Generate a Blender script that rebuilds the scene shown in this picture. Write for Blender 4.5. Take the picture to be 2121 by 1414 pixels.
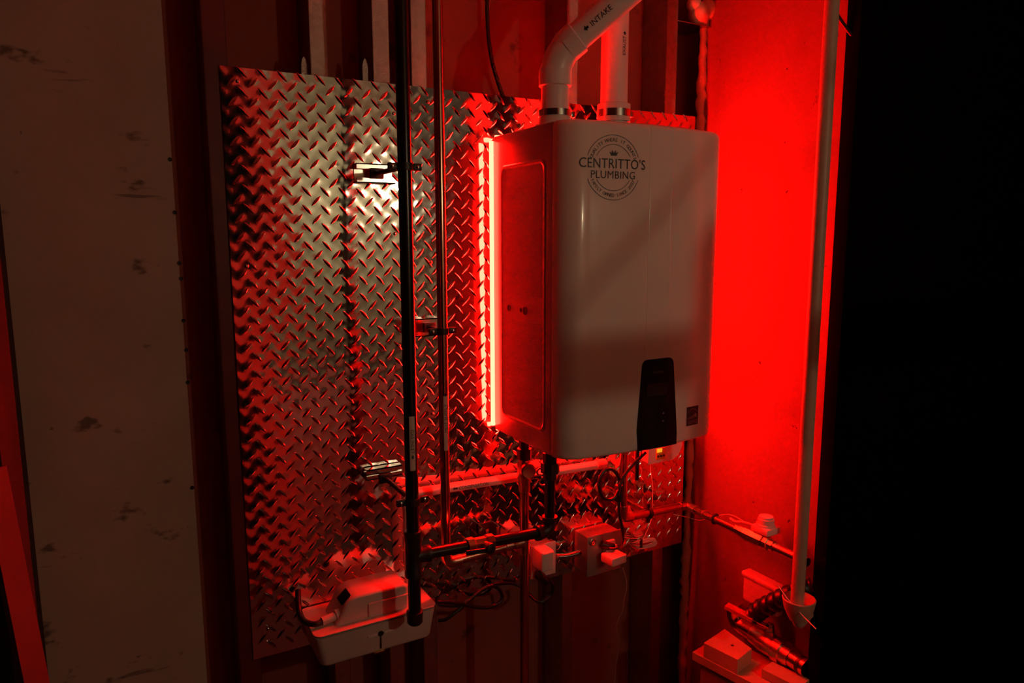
import bpy, bmesh, math, random
from mathutils import Vector, Matrix
random.seed(7)
S = bpy.context.scene
COL = S.collection
for o in list(bpy.data.objects):
    bpy.data.objects.remove(o)

# ------------------------------------------------------------------ camera, world, exposure
# X runs along the tread-plate wall, Y into it, Z up; metres; origin = heater's front lower corner
W, H = 2121.0, 1414.0
CX, CY, CZ, YAW, PIT, ROL, FPX = -0.7956, -1.2023, 0.4622, 0.5139, 0.1427, -0.0022, 1484.0
CAM = Vector((CX, CY, CZ))
FW = Vector((math.sin(YAW)*math.cos(PIT), math.cos(YAW)*math.cos(PIT), -math.sin(PIT)))
_rt = Vector((math.cos(YAW), -math.sin(YAW), 0)); _up = _rt.cross(FW)
RT = _rt*math.cos(ROL) + _up*math.sin(ROL); UP = -_rt*math.sin(ROL) + _up*math.cos(ROL)
cd = bpy.data.cameras.new('camera'); cam = bpy.data.objects.new('camera', cd); COL.objects.link(cam)
cd.sensor_width = 36.0; cd.lens = FPX/W*36.0; cd.clip_start = 0.02; cd.clip_end = 50
cam.matrix_world = Matrix(((RT.x, UP.x, -FW.x, CX), (RT.y, UP.y, -FW.y, CY), (RT.z, UP.z, -FW.z, CZ), (0, 0, 0, 1)))
S.camera = cam

def at(px, py, axis, val):
    """the point where the photograph's pixel meets the plane axis = val"""
    d = FW + RT*((px - W/2)/FPX) - UP*((py - H/2)/FPX)
    t = (val - CAM[axis])/d[axis]
    return CAM + d*t

wd = bpy.data.worlds.new('world'); S.world = wd; wd.use_nodes = True
wd.node_tree.nodes['Background'].inputs[0].default_value = (1.0, 0.8, 0.6, 1)
wd.node_tree.nodes['Background'].inputs[1].default_value = 0.0006
S.view_settings.view_transform = 'Standard'; S.view_settings.look = 'None'
S.view_settings.exposure = 0.3; S.view_settings.gamma = 1.0; S.view_settings.use_curve_mapping = False
S.cycles.max_bounces = 10; S.cycles.diffuse_bounces = 4; S.cycles.glossy_bounces = 5
S.cycles.sample_clamp_indirect = 6.0; S.cycles.blur_glossy = 0.6

LED_COLOR, LED_POWER = (1.0, 0.0019, 0.0010), 400.0
LAMP_COLOR, LAMP_POWER = (1.0, 0.70, 0.43), 235.0
LAMP_POS = Vector((0.585, -2.0, 0.71))

# ------------------------------------------------------------------ materials
MATS = {}
def mat(name, col, rough=0.5, metal=0.0, var=0.12, vscale=30.0, bump=0.0, bscale=80.0, emit=None, coat=0.0, stains=None, spec=0.5, trans=0.0):
    if name in MATS: return MATS[name]
    m = bpy.data.materials.new(name); m.use_nodes = True; nt = m.node_tree; N = nt.nodes; L = nt.links
    b = N['Principled BSDF']; tc = N.new('ShaderNodeTexCoord')
    nz = N.new('ShaderNodeTexNoise'); nz.inputs['Scale'].default_value = vscale; nz.inputs['Detail'].default_value = 5
    L.new(tc.outputs['Object'], nz.inputs['Vector'])
    rp = N.new('ShaderNodeValToRGB'); c = Vector(col)
    rp.color_ramp.elements[0].position = 0.3; rp.color_ramp.elements[1].position = 0.7
    rp.color_ramp.elements[0].color = (*(c*(1-var)), 1); rp.color_ramp.elements[1].color = (*[min(1, v) for v in c*(1+var)], 1)
    L.new(nz.outputs['Fac'], rp.inputs['Fac'])
    out = rp.outputs['Color']
    for st in (stains or []):
        sc, lo, hi, dark, stretch = st
        mp = N.new('ShaderNodeMapping'); mp.inputs['Scale'].default_value = stretch; L.new(tc.outputs['Object'], mp.inputs['Vector'])
        n2 = N.new('ShaderNodeTexNoise'); n2.inputs['Scale'].default_value = sc; n2.inputs['Detail'].default_value = 4; n2.inputs['Roughness'].default_value = 0.6
        L.new(mp.outputs['Vector'], n2.inputs['Vector'])
        r2 = N.new('ShaderNodeValToRGB'); r2.color_ramp.elements[0].position = lo; r2.color_ramp.elements[1].position = hi
        r2.color_ramp.elements[0].color = (1, 1, 1, 1); r2.color_ramp.elements[1].color = (dark, dark, dark, 1)
        L.new(n2.outputs['Fac'], r2.inputs['Fac'])
        mx = N.new('ShaderNodeMix'); mx.data_type = 'RGBA'; mx.blend_type = 'MULTIPLY'; mx.inputs[0].default_value = 1.0
        L.new(out, mx.inputs[6]); L.new(r2.outputs['Color'], mx.inputs[7]); out = mx.outputs[2]
    L.new(out, b.inputs['Base Color'])
    b.inputs['Roughness'].default_value = rough; b.inputs['Metallic'].default_value = metal
    b.inputs['Specular IOR Level'].default_value = spec
    b.inputs['Coat Weight'].default_value = coat; b.inputs['Coat Roughness'].default_value = 0.06
    b.inputs['Transmission Weight'].default_value = trans
    if bump:
        n3 = N.new('ShaderNodeTexNoise'); n3.inputs['Scale'].default_value = bscale; n3.inputs['Detail'].default_value = 3
        L.new(tc.outputs['Object'], n3.inputs['Vector'])
        bp = N.new('ShaderNodeBump'); bp.inputs['Strength'].default_value = bump; bp.inputs['Distance'].default_value = 0.002
        L.new(n3.outputs['Fac'], bp.inputs['Height']); L.new(bp.outputs['Normal'], b.inputs['Normal'])
    if emit:
        b.inputs['Emission Color'].default_value = (*emit[0], 1); b.inputs['Emission Strength'].default_value = emit[1]
    MATS[name] = m
    return m

M_PLATE = mat('tread_plate_aluminium', (0.80, 0.80, 0.79), 0.085, 1.0, var=0.03, vscale=9)
M_LUG = mat('tread_lug_aluminium', (0.82, 0.82, 0.81), 0.07, 1.0, var=0.03, vscale=12)
M_STEEL = mat('galvanised_steel', (0.44, 0.41, 0.36), 0.22, 1.0, var=0.15, vscale=60, bump=0.5, bscale=700)
M_ZINC = mat('zinc_steel', (0.66, 0.64, 0.60), 0.22, 1.0, var=0.08)
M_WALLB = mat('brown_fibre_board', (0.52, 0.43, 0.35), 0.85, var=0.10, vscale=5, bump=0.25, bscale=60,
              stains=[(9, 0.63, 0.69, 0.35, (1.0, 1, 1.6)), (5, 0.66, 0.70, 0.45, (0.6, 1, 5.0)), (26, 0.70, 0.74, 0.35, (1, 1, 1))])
M_WALLR = mat('plywood_sheathing', (0.25, 0.145, 0.095), 0.7, var=0.05, vscale=4, bump=0.1, bscale=50,
              stains=[(34, 0.70, 0.725, 0.15, (1, 1, 1)), (6, 0.60, 0.80, 0.80, (1, 1, 1)), (14, 0.72, 0.74, 0.55, (1, 1, 0.5))])
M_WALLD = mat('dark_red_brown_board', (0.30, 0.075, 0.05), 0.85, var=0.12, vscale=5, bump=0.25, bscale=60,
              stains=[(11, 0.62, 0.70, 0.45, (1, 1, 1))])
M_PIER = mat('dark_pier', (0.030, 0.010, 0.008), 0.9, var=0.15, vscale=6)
M_STUDRED = mat('dark_red_stud', (0.13, 0.02, 0.02), 0.4, var=0.15, vscale=20)  # darker, redder colour used on the leftmost stud alone
M_CONC = mat('concrete', (0.36, 0.31, 0.27), 0.9, var=0.15, vscale=8, bump=0.4, bscale=40)
M_DRYWALL = mat('pale_drywall', (0.30, 0.325, 0.235), 0.85, var=0.05, vscale=4)
M_FOAM = mat('expanding_foam', (0.72, 0.62, 0.42), 0.7, var=0.1, vscale=40, bump=0.4, bscale=60)
M_BLACKPANEL = mat('near_black_panel', (0.0035, 0.0028, 0.0028), 0.9, var=0.1, spec=0.0)  # one even near-black colour without specular
M_HEATER = mat('white_enamel', (0.82, 0.76, 0.72), 0.19, var=0.015, vscale=12, coat=0.25, bump=0.012, bscale=700)
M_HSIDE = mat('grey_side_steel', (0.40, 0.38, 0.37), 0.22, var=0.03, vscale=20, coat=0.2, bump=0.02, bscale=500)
M_BLKGLOSS = mat('black_gloss_plastic', (0.006, 0.006, 0.007), 0.28, var=0.05)
M_INK = mat('black_print', (0.008, 0.008, 0.008), 0.5, var=0.05)
M_SILVER = mat('grey_print', (0.30, 0.27, 0.27), 0.4, var=0.05)
M_LCD = mat('unlit_display', (0.05, 0.03, 0.03), 0.12, var=0.05)
M_STICK = mat('navy_sticker', (0.012, 0.012, 0.03), 0.4, var=0.05)
M_WHITE = mat('white_plastic', (0.72, 0.70, 0.68), 0.38, var=0.04, vscale=20)
M_TRIM = mat('white_gloss_trim', (0.86, 0.85, 0.84), 0.4, var=0.02)
M_GPIPE = mat('grey_brown_pipe', (0.46, 0.32, 0.24), 0.45, var=0.05)
M_PVC = mat('white_pvc', (0.76, 0.74, 0.72), 0.33, var=0.03, vscale=15)
M_PUMP = mat('grey_white_plastic', (0.62, 0.56, 0.52), 0.42, var=0.04, vscale=25, bump=0.08, bscale=300)
M_IRON = mat('black_iron', (0.012, 0.011, 0.010), 0.24, 0.0, var=0.3, vscale=30, bump=0.05, bscale=200)
M_IRONF = mat('cast_black_iron', (0.016, 0.014, 0.013), 0.42, 0.0, var=0.3, vscale=40, bump=0.3, bscale=250)
M_COPPER = mat('copper', (0.72, 0.38, 0.26), 0.2, 1.0, var=0.15, vscale=20)
M_SOLDER = mat('copper_fitting', (0.74, 0.45, 0.33), 0.28, 1.0, var=0.15, vscale=40, bump=0.1, bscale=300)
M_BRASS = mat('brass', (0.75, 0.60, 0.30), 0.25, 1.0, var=0.1, vscale=40)
M_RUBBER = mat('black_rubber', (0.010, 0.009, 0.009), 0.38, var=0.2)
M_RUBBERM = mat('black_rubber_sleeve', (0.012, 0.011, 0.011), 0.5, var=0.2)
M_TAG = mat('cream_label', (0.70, 0.64, 0.56), 0.5, var=0.03)
M_BOXM = mat('sheet_steel_box', (0.34, 0.31, 0.29), 0.4, 0.4, var=0.08, vscale=30)
M_WOOD = mat('softwood', (0.46, 0.30, 0.18), 0.65, var=0.18, vscale=9, bump=0.2, bscale=40)
M_WOODD = mat('dark_softwood', (0.30, 0.18, 0.11), 0.7, var=0.2, vscale=8, bump=0.2, bscale=40)
M_BATTEN = mat('stained_batten', (0.12, 0.028, 0.022), 0.7, var=0.2, vscale=8)
M_WIRE = mat('clear_wire', (0.75, 0.70, 0.66), 0.25, var=0.03)
M_LENS = mat('amber_lens', (0.8, 0.6, 0.05), 0.35, var=0.05, emit=((0.75, 0.55, 0.02), 0.55))
M_LENSD = mat('tinted_lens', (0.6, 0.35, 0.05), 0.35, var=0.05)
M_LED = mat('red_led_diffuser', (0.9, 0.5, 0.4), 0.4, emit=(LED_COLOR, LED_POWER))
M_LEDT = mat('led_tape', (0.75, 0.72, 0.70), 0.5)
M_BULB = mat('warm_bulb', (1, 0.9, 0.7), 0.4, emit=(LAMP_COLOR, LAMP_POWER))
M_LEVER = mat('lever_coating', (0.50, 0.10, 0.07), 0.4, var=0.1)
M_FLOOR = mat('dark_painted_floor', (0.075, 0.055, 0.05), 0.85, var=0.15, vscale=6, bump=0.2, bscale=40)
M_SHADE = mat('yellow_glass_shade', (0.85, 0.62, 0.16), 0.4, var=0.05)
M_DARKBENCH = mat('dark_bench', (0.05, 0.04, 0.035), 0.7, var=0.2)

# ------------------------------------------------------------------ mesh helpers
class MB:
    def __init__(s): s.v = []; s.f = []
    def add(s, vs, fs):
        k = len(s.v); s.v += [tuple(v) for v in vs]; s.f += [tuple(i + k for i in f) for f in fs]; return s
    def box(s, a, b):
        (x0, y0, z0), (x1, y1, z1) = a, b
        x0, x1 = sorted((x0, x1)); y0, y1 = sorted((y0, y1)); z0, z1 = sorted((z0, z1))
        return s.add([(x0,y0,z0),(x1,y0,z0),(x1,y1,z0),(x0,y1,z0),(x0,y0,z1),(x1,y0,z1),(x1,y1,z1),(x0,y1,z1)],
                     [(0,3,2,1),(4,5,6,7),(0,1,5,4),(1,2,6,5),(2,3,7,6),(3,0,4,7)])
    def rbox(s, c, size, r=0.004, seg=2, rot=None):
        bm = bmesh.new(); bmesh.ops.create_cube(bm, size=1.0)
        bmesh.ops.scale(bm, vec=size, verts=bm.verts)
        if r > 0: bmesh.ops.bevel(bm, geom=bm.edges[:], offset=min(r, min(size)*0.49), segments=seg, profile=0.5, affect='EDGES')
        if rot: bmesh.ops.rotate(bm, cent=(0,0,0), matrix=rot, verts=bm.verts)
        bmesh.ops.translate(bm, vec=Vector(c), verts=bm.verts)
        bm.verts.index_update(); s.add([v.co for v in bm.verts], [[v.index for v in f.verts] for f in bm.faces]); bm.free(); return s
    def tube(s, pts, r, n=16, caps=True):
        P = [Vector(p) for p in pts]; m = len(P); R = list(r) if isinstance(r, (list, tuple)) else [r]*m
        T = [(P[min(i+1, m-1)] - P[max(i-1, 0)]).normalized() for i in range(m)]
        u = T[0].orthogonal().normalized(); vs = []; fs = []
        for i in range(m):
            if i: u = (u - T[i]*u.dot(T[i])).normalized()
            w = T[i].cross(u)
            for k in range(n):
                a = 2*math.pi*k/n; vs.append(P[i] + (u*math.cos(a) + w*math.sin(a))*R[i])
        for i in range(m-1):
            for k in range(n):
                fs.append((i*n+k, i*n+(k+1)%n, (i+1)*n+(k+1)%n, (i+1)*n+k))
        if caps: fs += [tuple(range(n-1, -1, -1)), tuple((m-1)*n+k for k in range(n))]
        return s.add(vs, fs)
    def lathe(s, o, axis, prof, n=20, caps=True):
        """prof = [(distance along axis, radius)]"""
        o = Vector(o); a = Vector(axis).normalized(); u = a.orthogonal().normalized(); w = a.cross(u); vs = []; fs = []
        m = len(prof)
        for h, r in prof:
            for k in range(n):
                t = 2*math.pi*(k+0.5)/n; vs.append(o + a*h + (u*math.cos(t) + w*math.sin(t))*r)
        for i in range(m-1):
            for k in range(n): fs.append((i*n+k, i*n+(k+1)%n, (i+1)*n+(k+1)%n, (i+1)*n+k))
        if caps: fs += [tuple(range(n-1, -1, -1)), tuple((m-1)*n+k for k in range(n))]
        return s.add(vs, fs)
    def torus(s, c, axis, R, r, n=24, k=8):
        c = Vector(c); a = Vector(axis).normalized(); u = a.orthogonal().normalized(); w = a.cross(u); vs = []; fs = []
        for i in range(n):
            t = 2*math.pi*i/n; d = u*math.cos(t) + w*math.sin(t)
            for j in range(k):
                q = 2*math.pi*j/k; vs.append(c + d*(R + r*math.cos(q)) + a*(r*math.sin(q)))
        for i in range(n):
            for j in range(k): fs.append((i*k+j, ((i+1)%n)*k+j, ((i+1)%n)*k+(j+1)%k, i*k+(j+1)%k))
        return s.add(vs, fs)
    def prism(s, poly, fn, d0, d1):
        """poly of (u, v), fn(u, v, d) -> point"""
        n = len(poly)
        return s.add([fn(u, v, d0) for u, v in poly] + [fn(u, v, d1) for u, v in poly],
                     [tuple(range(n-1, -1, -1)), tuple(range(n, 2*n))] + [(i, (i+1)%n, n+(i+1)%n, n+i) for i in range(n)])
    def grid(s, rows):
        n = len(rows[0]); vs = [p for r in rows for p in r]
        return s.add(vs, [(i*n+k, i*n+k+1, (i+1)*n+k+1, (i+1)*n+k) for i in range(len(rows)-1) for k in range(n-1)])
    def mesh(s, name, angle=38):
        me = bpy.data.meshes.new(name); me.from_pydata(s.v, [], s.f); me.validate()
        bm = bmesh.new(); bm.from_mesh(me); bmesh.ops.recalc_face_normals(bm, faces=bm.faces[:]); bm.to_mesh(me); bm.free()
        if angle:
            me.shade_smooth(); me.set_sharp_from_angle(angle=math.radians(angle))
        return me

WL = {}
def tag(o, label=None, cat=None, group=None, kind=None):
    if label: o['label'] = label
    if cat: o['category'] = cat
    if group: o['group'] = group
    if kind: o['kind'] = kind
    return o
def place(o, parent, wl=(0, 0, 0)):
    COL.objects.link(o); WL[o.name] = Vector(wl)
    if parent is not None:
        o.parent = parent; o.location = Vector(wl) - WL[parent.name]
    else: o.location = Vector(wl)
    return o
def part(name, mb, material, parent, angle=38, label=None, kind=None):
    me = mb.mesh(name, angle) if isinstance(mb, MB) else mb
    if material and not me.materials: me.materials.append(material)
    o = bpy.data.objects.new(name, me); place(o, parent)
    return tag(o, label=label, kind=kind)
def thing(name, label, cat, loc, group=None):
    o = bpy.data.objects.new(name, None); o.empty_display_size = 0.05; place(o, None, loc)
    return tag(o, label, cat, group)
def single(name, mb, material, label, cat, group=None, angle=38):
    return tag(part(name, mb, material, None, angle), label, cat, group)
def struct(name, mb, material, angle=38):
    return tag(part(name, mb, material, None, angle), kind='structure')

def smooth_path(pts, k=8, closed=False):
    P = [Vector(p) for p in pts]; n = len(P); out = []
    for i in range(n-1):
        p0, p1, p2, p3 = P[max(i-1, 0)], P[i], P[i+1], P[min(i+2, n-1)]
        for j in range(k):
            t = j/k
            out.append(0.5*((2*p1) + (p2-p0)*t + (2*p0-5*p1+4*p2-p3)*t*t + (3*p1-p0-3*p2+p3)*t**3))
    out.append(P[-1]); return out
def bend(a, c, b, r, k=7):
    """points of a rounded corner of radius r at c between a and b"""
    a, b, c = Vector(a), Vector(b), Vector(c); d1 = (a-c).normalized(); d2 = (b-c).normalized()
    p, q = c + d1*r, c + d2*r; out = []
    for i in range(k+1):
        t = i/k; out.append(p*(1-t)**2 + c*2*t*(1-t) + q*t*t)
    return out

_fc = None
def text(mb, body, fn, w=None, h=None, align='C', spacing=1.0):
    """lettering laid flat in (u, v), scaled to width w and cap height h, mapped by fn(u, v)"""
    cu = bpy.data.curves.new('lettering', 'FONT'); cu.body = body; cu.resolution_u = 3; cu.space_character = spacing
    o = bpy.data.objects.new('lettering', cu); COL.objects.link(o)
    dg = bpy.context.evaluated_depsgraph_get(); me = o.evaluated_get(dg).to_mesh()
    vs = [(v.co.x, v.co.y) for v in me.vertices]; fs = [tuple(p.vertices) for p in me.polygons]
    o.evaluated_get(dg).to_mesh_clear(); bpy.data.objects.remove(o); bpy.data.curves.remove(cu)
    x0 = min(v[0] for v in vs); x1 = max(v[0] for v in vs); y0 = min(v[1] for v in vs); y1 = max(v[1] for v in vs)
    sy = (h/(y1-y0)) if h else (w/(x1-x0)); sx = (w/(x1-x0)) if w else sy
    cx = {'C': (x0+x1)/2, 'L': x0, 'R': x1}[align]
    mb.add([fn((x-cx)*sx, (y-y0)*sy) for x, y in vs], fs); return (x1-x0)*sx
def arc_text(mb, body, fn, R, a_mid, h, step, outward=True):
    """single letters set round a circle; a_mid in degrees, fn(u, v)"""
    n = len(body)
    for i, ch in enumerate(body):
        if ch == ' ': continue
        k = i - (n-1)/2
        a = math.radians(a_mid - k*step) if outward else math.radians(a_mid + k*step)
        ct, st = math.cos(a), math.sin(a)
        if outward: ex, ey = (st, -ct), (ct, st); r0 = R
        else: ex, ey = (-st, ct), (-ct, -st); r0 = R
        text(mb, ch, lambda u, v: fn(ct*r0 + ex[0]*u + ey[0]*v, st*r0 + ex[1]*u + ey[1]*v), h=h)

# ------------------------------------------------------------------ the setting
YP = 0.327                      # face of the tread plate
YB = 0.432                      # board behind the studs
ZF, ZC = -1.15, 1.42
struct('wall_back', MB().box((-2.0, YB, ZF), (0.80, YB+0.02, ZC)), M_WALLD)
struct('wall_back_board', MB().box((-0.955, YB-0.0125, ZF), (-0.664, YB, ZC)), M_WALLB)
struct('wall_right', MB().box((0.70, 0.352, ZF), (0.80, -0.130, ZC)), M_WALLR)
struct('floor', MB().box((-2.4, YB+0.02, ZF-0.05), (1.9, -2.5, ZF)), M_FLOOR)
struct('ceiling', MB().box((-2.4, YB+0.02, ZC), (1.9, -2.5, ZC+0.05)), M_CONC)
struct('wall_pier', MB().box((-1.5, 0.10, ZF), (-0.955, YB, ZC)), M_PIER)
struct('wall_rear', MB().box((-0.23, -2.42, ZF), (1.9, -2.5, ZC)), M_DRYWALL)
struct('trim_1', MB().rbox((-0.145, -2.015, (ZF+ZC)/2), (0.17, 0.93, ZC-ZF-0.004), 0.004), M_TRIM)
struct('wall_side', MB().box((1.66, -0.17, ZF), (1.76, -2.42, ZC)), M_CONC)
struct('wall_recess', MB().box((0.93, -1.30, ZF), (1.01, -2.42, ZC)), M_DARKBENCH)
struct('partition_panel', MB().rbox((1.150, -0.150, (ZF+ZC)/2), (1.01, 0.035, ZC-ZF-0.01), 0.002), M_BLACKPANEL)

wbb = bpy.data.objects['wall_back_board']
for px_, py_ in ((371, 545), (375, 577), (380, 664), (386, 725), (389, 792), (398, 1010), (352, 330), (362, 440)):
    q_ = at(px_, py_, 1, YB-0.013)
    part('board_screw', MB().lathe((q_.x, YB-0.0124, q_.z), (0, -1, 0), [(0, 0.0045), (0.0008, 0.0042), (0.0004, 0.0015)], 10), M_RUBBERM, wbb)
# steel framing between board and plate: C-studs with lipped flanges
fr = tag(bpy.data.objects.new('wall_framing', None), kind='structure'); place(fr, None, (0, 0.38, ZF))
def stud(x0, x1, right_open=True):
    t = 0.0012; y0, y1 = YP+0.0045, YB-0.002; m = MB()
    z0, z1 = ZF, ZC
    m.box((x0, y0, z0), (x1, y0+t, z1))                    # front flange
    m.box((x0, y1-t, z0), (x1, y1, z1))                    # rear flange
    xw = x1 if not right_open else x0
    m.box((xw-t/2, y0, z0), (xw+t/2, y1, z1))              # web
    xl = x0 if not right_open else x1
    m.box((xl-t/2, y0, z0), (xl+t/2, y0+0.008, z1)); m.box((xl-t/2, y1-0.008, z0), (xl+t/2, y1, z1))
    return part('stud', m, M_STUDRED if x0 < -0.6 else M_STEEL, fr)
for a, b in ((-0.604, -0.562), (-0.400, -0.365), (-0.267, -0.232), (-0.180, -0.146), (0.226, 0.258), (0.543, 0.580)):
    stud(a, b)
for px, top in ((631, 117), (757, 121)):                   # pointed steel tabs rising behind the plate's top edge
    p = at(px, 160, 1, 0.345); zt = at(px, top, 1, 0.345).z
    part('stud_tab', MB().prism([(-0.006, -0.05), (0.006, -0.05), (0.006, zt-p.z-0.015), (0.003, zt-p.z-0.004), (0, zt-p.z), (-0.003, zt-p.z-0.004), (-0.006, zt-p.z-0.015)],
         lambda u, v, d: (p.x+u, 0.345+d, p.z+v), 0, 0.002), M_STEEL, fr)
# track and foam near the corner
part('top_track', MB().box((0.58, YP+0.004, 1.035), (0.70, YB-0.003, 1.037)), M_STEEL, fr)
fo = MB(); pts = []; rs = []
for i in range(150):
    z = ZF + 0.02 + i*(ZC-ZF-0.04)/149
    pts.append((0.694 + random.uniform(-0.004, 0.003), 0.352 + random.uniform(-0.003, 0.003), z)); rs.append(0.009 + 0.007*random.random())
fo.tube(pts, rs, 10)
single('foam_bead', fo, M_FOAM, 'lumpy bead of expanding foam sealing the corner of the bright wall', 'foam bead', angle=80)
fo = MB()
for dx, dz, r in ((0, 0, 0.030), (0.03, 0.012, 0.028), (-0.02, 0.02, 0.02), (0.012, -0.018, 0.017)):
    fo.lathe((0.668+dx, 0.345, 1.070+dz-r), (0, 0, 1), [(r*(1-math.cos(t*math.pi/8)), r*math.sin(t*math.pi/8)+1e-4) for t in range(9)], 14)
single('foam_blob', fo, M_FOAM, 'rounded blob of foam squeezed out at the top of the corner', 'foam blob', angle=80)

# ------------------------------------------------------------------ tread plate
PX0, PX1, PZ0, PZ1 = -0.577, 0.6485, -0.440, 0.793
PA, PB = 0.0384, 0.0375
ref = at(607, 220, 1, YP)
plate = thing('tread_plate', 'large polished diamond tread plate sheet behind the water heater', 'metal sheet', (PX0, YP, PZ0))
lugs = []
i0, i1 = int((PX0-ref.x)/PA)-1, int((PX1-ref.x)/PA)+2; j0, j1 = int((PZ0-ref.z)/PB)-1, int((PZ1-ref.z)/PB)+2
for i in range(i0, i1):
    for j in range(j0, j1):
        for k, s in ((0.0, 1), (0.5, -1)):
            x, z = ref.x + (i+k)*PA, ref.z + (j+k)*PB
            if PX0+0.008 < x < PX1-0.008 and PZ0+0.008 < z < PZ1-0.008: lugs.append((x, z, s))
LA = math.radians(47)
def sheet_y(x, z):
    """pressed sheet: gentle oil-canning plus the swelling round each lug"""
    y = 0.0014*math.sin(x*7.1+0.6)*math.sin(z*5.3+1.0) + 0.0005*math.sin(x*23+z*11)
    fi, fj = (x-ref.x)/PA, (z-ref.z)/PB
    for k, s in ((0.0, 1), (0.5, -1)):
        ci, cj = round(fi-k)+k, round(fj-k)+k
        for di in (-1, 0, 1):
            for dj in (-1, 0, 1):
                dx, dz = x-(ref.x+(ci+di)*PA), z-(ref.z+(cj+dj)*PB)
                if abs(dx) > 0.034 or abs(dz) > 0.034: continue
                u = dx*math.cos(LA) + s*dz*math.sin(LA); v = -s*dx*math.sin(LA) + dz*math.cos(LA)
                y += 0.00058*math.exp(-(u/0.0120)**2 - (v/0.0062)**2)
    return YP - y
NX, NZ = 236, 238
rows = [[(PX0+(PX1-PX0)*a/NX, sheet_y(PX0+(PX1-PX0)*a/NX, PZ0+(PZ1-PZ0)*b/NZ), PZ0+(PZ1-PZ0)*b/NZ) for a in range(NX+1)] for b in range(NZ+1)]
m = MB().grid(rows); n = len(m.v); W1 = NX+1
rim = [k for k in range(W1)] + [b*W1+NX for b in range(1, NZ+1)] + [NZ*W1+k for k in range(NX-1, -1, -1)] + [b*W1 for b in range(NZ-1, 0, -1)]
bk = [(m.v[k][0], YP+0.0035, m.v[k][2]) for k in rim]; R = len(rim)
m.v += bk; m.f += [(rim[k], rim[(k+1) % R], n+(k+1) % R, n+k) for k in range(R)] + [tuple(n+k for k in range(R))]
part('sheet', m, M_PLATE, plate, angle=50)
def lug_geo():
    L2, Wd, Hh = 0.0156, 0.0042, 0.0023; vs = []; fs = []
    st = [(-1, 0.0, 0.0), (-0.72, 0.52, 0.55), (-0.36, 0.9, 0.9), (0, 1.0, 1.0), (0.36, 0.9, 0.9), (0.72, 0.52, 0.55), (1, 0, 0)]
    for u, w, h in st:
        vs += [(u*L2, 0.0006, -Wd*w), (u*L2, 0.0002-Hh*0.55*h, -Wd*w*0.55), (u*L2, 0.0002-Hh*h, 0), (u*L2, 0.0002-Hh*0.55*h, Wd*w*0.55), (u*L2, 0.0006, Wd*w)]
    for i in range(len(st)-1):
        for k in range(4): fs.append((i*5+k, i*5+k+1, (i+1)*5+k+1, (i+1)*5+k))
    return vs, fs
LV, LF = lug_geo()
def lug_mesh(s):
    ca, sa = math.cos(LA), s*math.sin(LA); mm = MB(); mm.add([(x*ca - z*sa, y, x*sa + z*ca) for x, y, z in LV], LF)
    me = mm.mesh('tread_lug', 24); me.materials.append(M_LUG); return me
LM = {1: lug_mesh(1), -1: lug_mesh(-1)}
lugs.sort(key=lambda l: (Vector((l[0], YP, l[1])) - CAM).length)
for x, z, s in lugs[:300]:
    o = bpy.data.objects.new('tread_lug', LM[s]); place(o, plate, (x, sheet_y(x, z)+0.0003, z))
m = MB()
for x, z, s in lugs[300:]:
    ca, sa = math.cos(LA), s*math.sin(LA); y0 = sheet_y(x, z)+0.0003
    m.add([(x + a*ca - c*sa, y0 + b, z + a*sa + c*ca) for a, b, c in LV], LF)
part('tread_lugs_beyond', m, M_LUG, plate, angle=24, kind='stuff')
for px, py in ((492, 168), (815, 235), (886, 211), (511, 551), (818, 484), (892, 543), (826, 715), (896, 857), (555, 1302), (1030, 1003), (890, 1005), (1385, 1100), (1316, 1020)):
    p = at(px, py, 1, YP)
    part('plate_screw', MB().lathe((p.x, YP-0.0002, p.z), (0, -1, 0), [(0, 0.0042), (0.0015, 0.0040), (0.0028, 0.0026), (0.0030, 0.0012), (0.0022, 0.0010)], 12), M_ZINC, plate)

# ------------------------------------------------------------------ water heater
HW, HD, HH = 0.436, 0.297, 0.696
heater = thing('water_heater', 'white wall-hung tankless water heater with black control panel and printed emblem', 'water heater', (HW/2, HD/2, 0))
def yf(x):
    c = (x-HW/2)/(HW/2)
    y = -0.019*(1-abs(c)**2.0)
    y += 0.0014*math.exp(-((x-0.2015)/0.0016)**2)
    y -= 0.0010*math.exp(-((x-0.2640)/0.0030)**2)
    y -= 0.0007*math.exp(-((x-0.0500)/0.0040)**2)
    return y
prof = []
RX, RYc = 0.050, 0.040
for k in range(11):
    t = k/10*math.pi/2; ye = yf(RX)
    prof.append((RX - RX*math.cos(t), RYc - (RYc-ye)*math.sin(t)))
xs = [RX + (HW-2*RX)*k/60 for k in range(1, 60)] + [v + d*0.0012 for v in (0.2015, 0.2640, 0.05) for d in (-3, -2, -1, 0, 1, 2, 3)]
prof += [(x, yf(x)) for x in sorted(xs)]
for k in range(10, -1, -1):
    t = k/10*math.pi/2; ye = yf(HW-RX)
    prof.append((HW - RX + RX*math.cos(t), RYc - (RYc-ye)*math.sin(t)))
def shell(prof, levels, yb):
    rows = []
    for z, ins in levels:
        sc = 1 - ins/(HW/2)
        rows.append([((x-HW/2)*sc + HW/2, min(y + ins*(1 if y < 0.03 else 0.2), yb), z) for x, y in prof] )
    m = MB().grid(rows); n = len(prof); k = len(levels)
    m.f += [tuple(range(n-1, -1, -1)), tuple((k-1)*n + i for i in range(n))]
    return m
lev = [(0.0, 0.010), (0.0015, 0.0055), (0.005, 0.0018), (0.010, 0.0), (0.2, 0), (0.45, 0), (HH-0.014, 0.0), (HH-0.007, 0.0022), (HH-0.002, 0.007), (HH, 0.013)]
cover = part('front_cover', shell(prof, lev, 0.040), M_HEATER, heater, angle=32)
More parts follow.
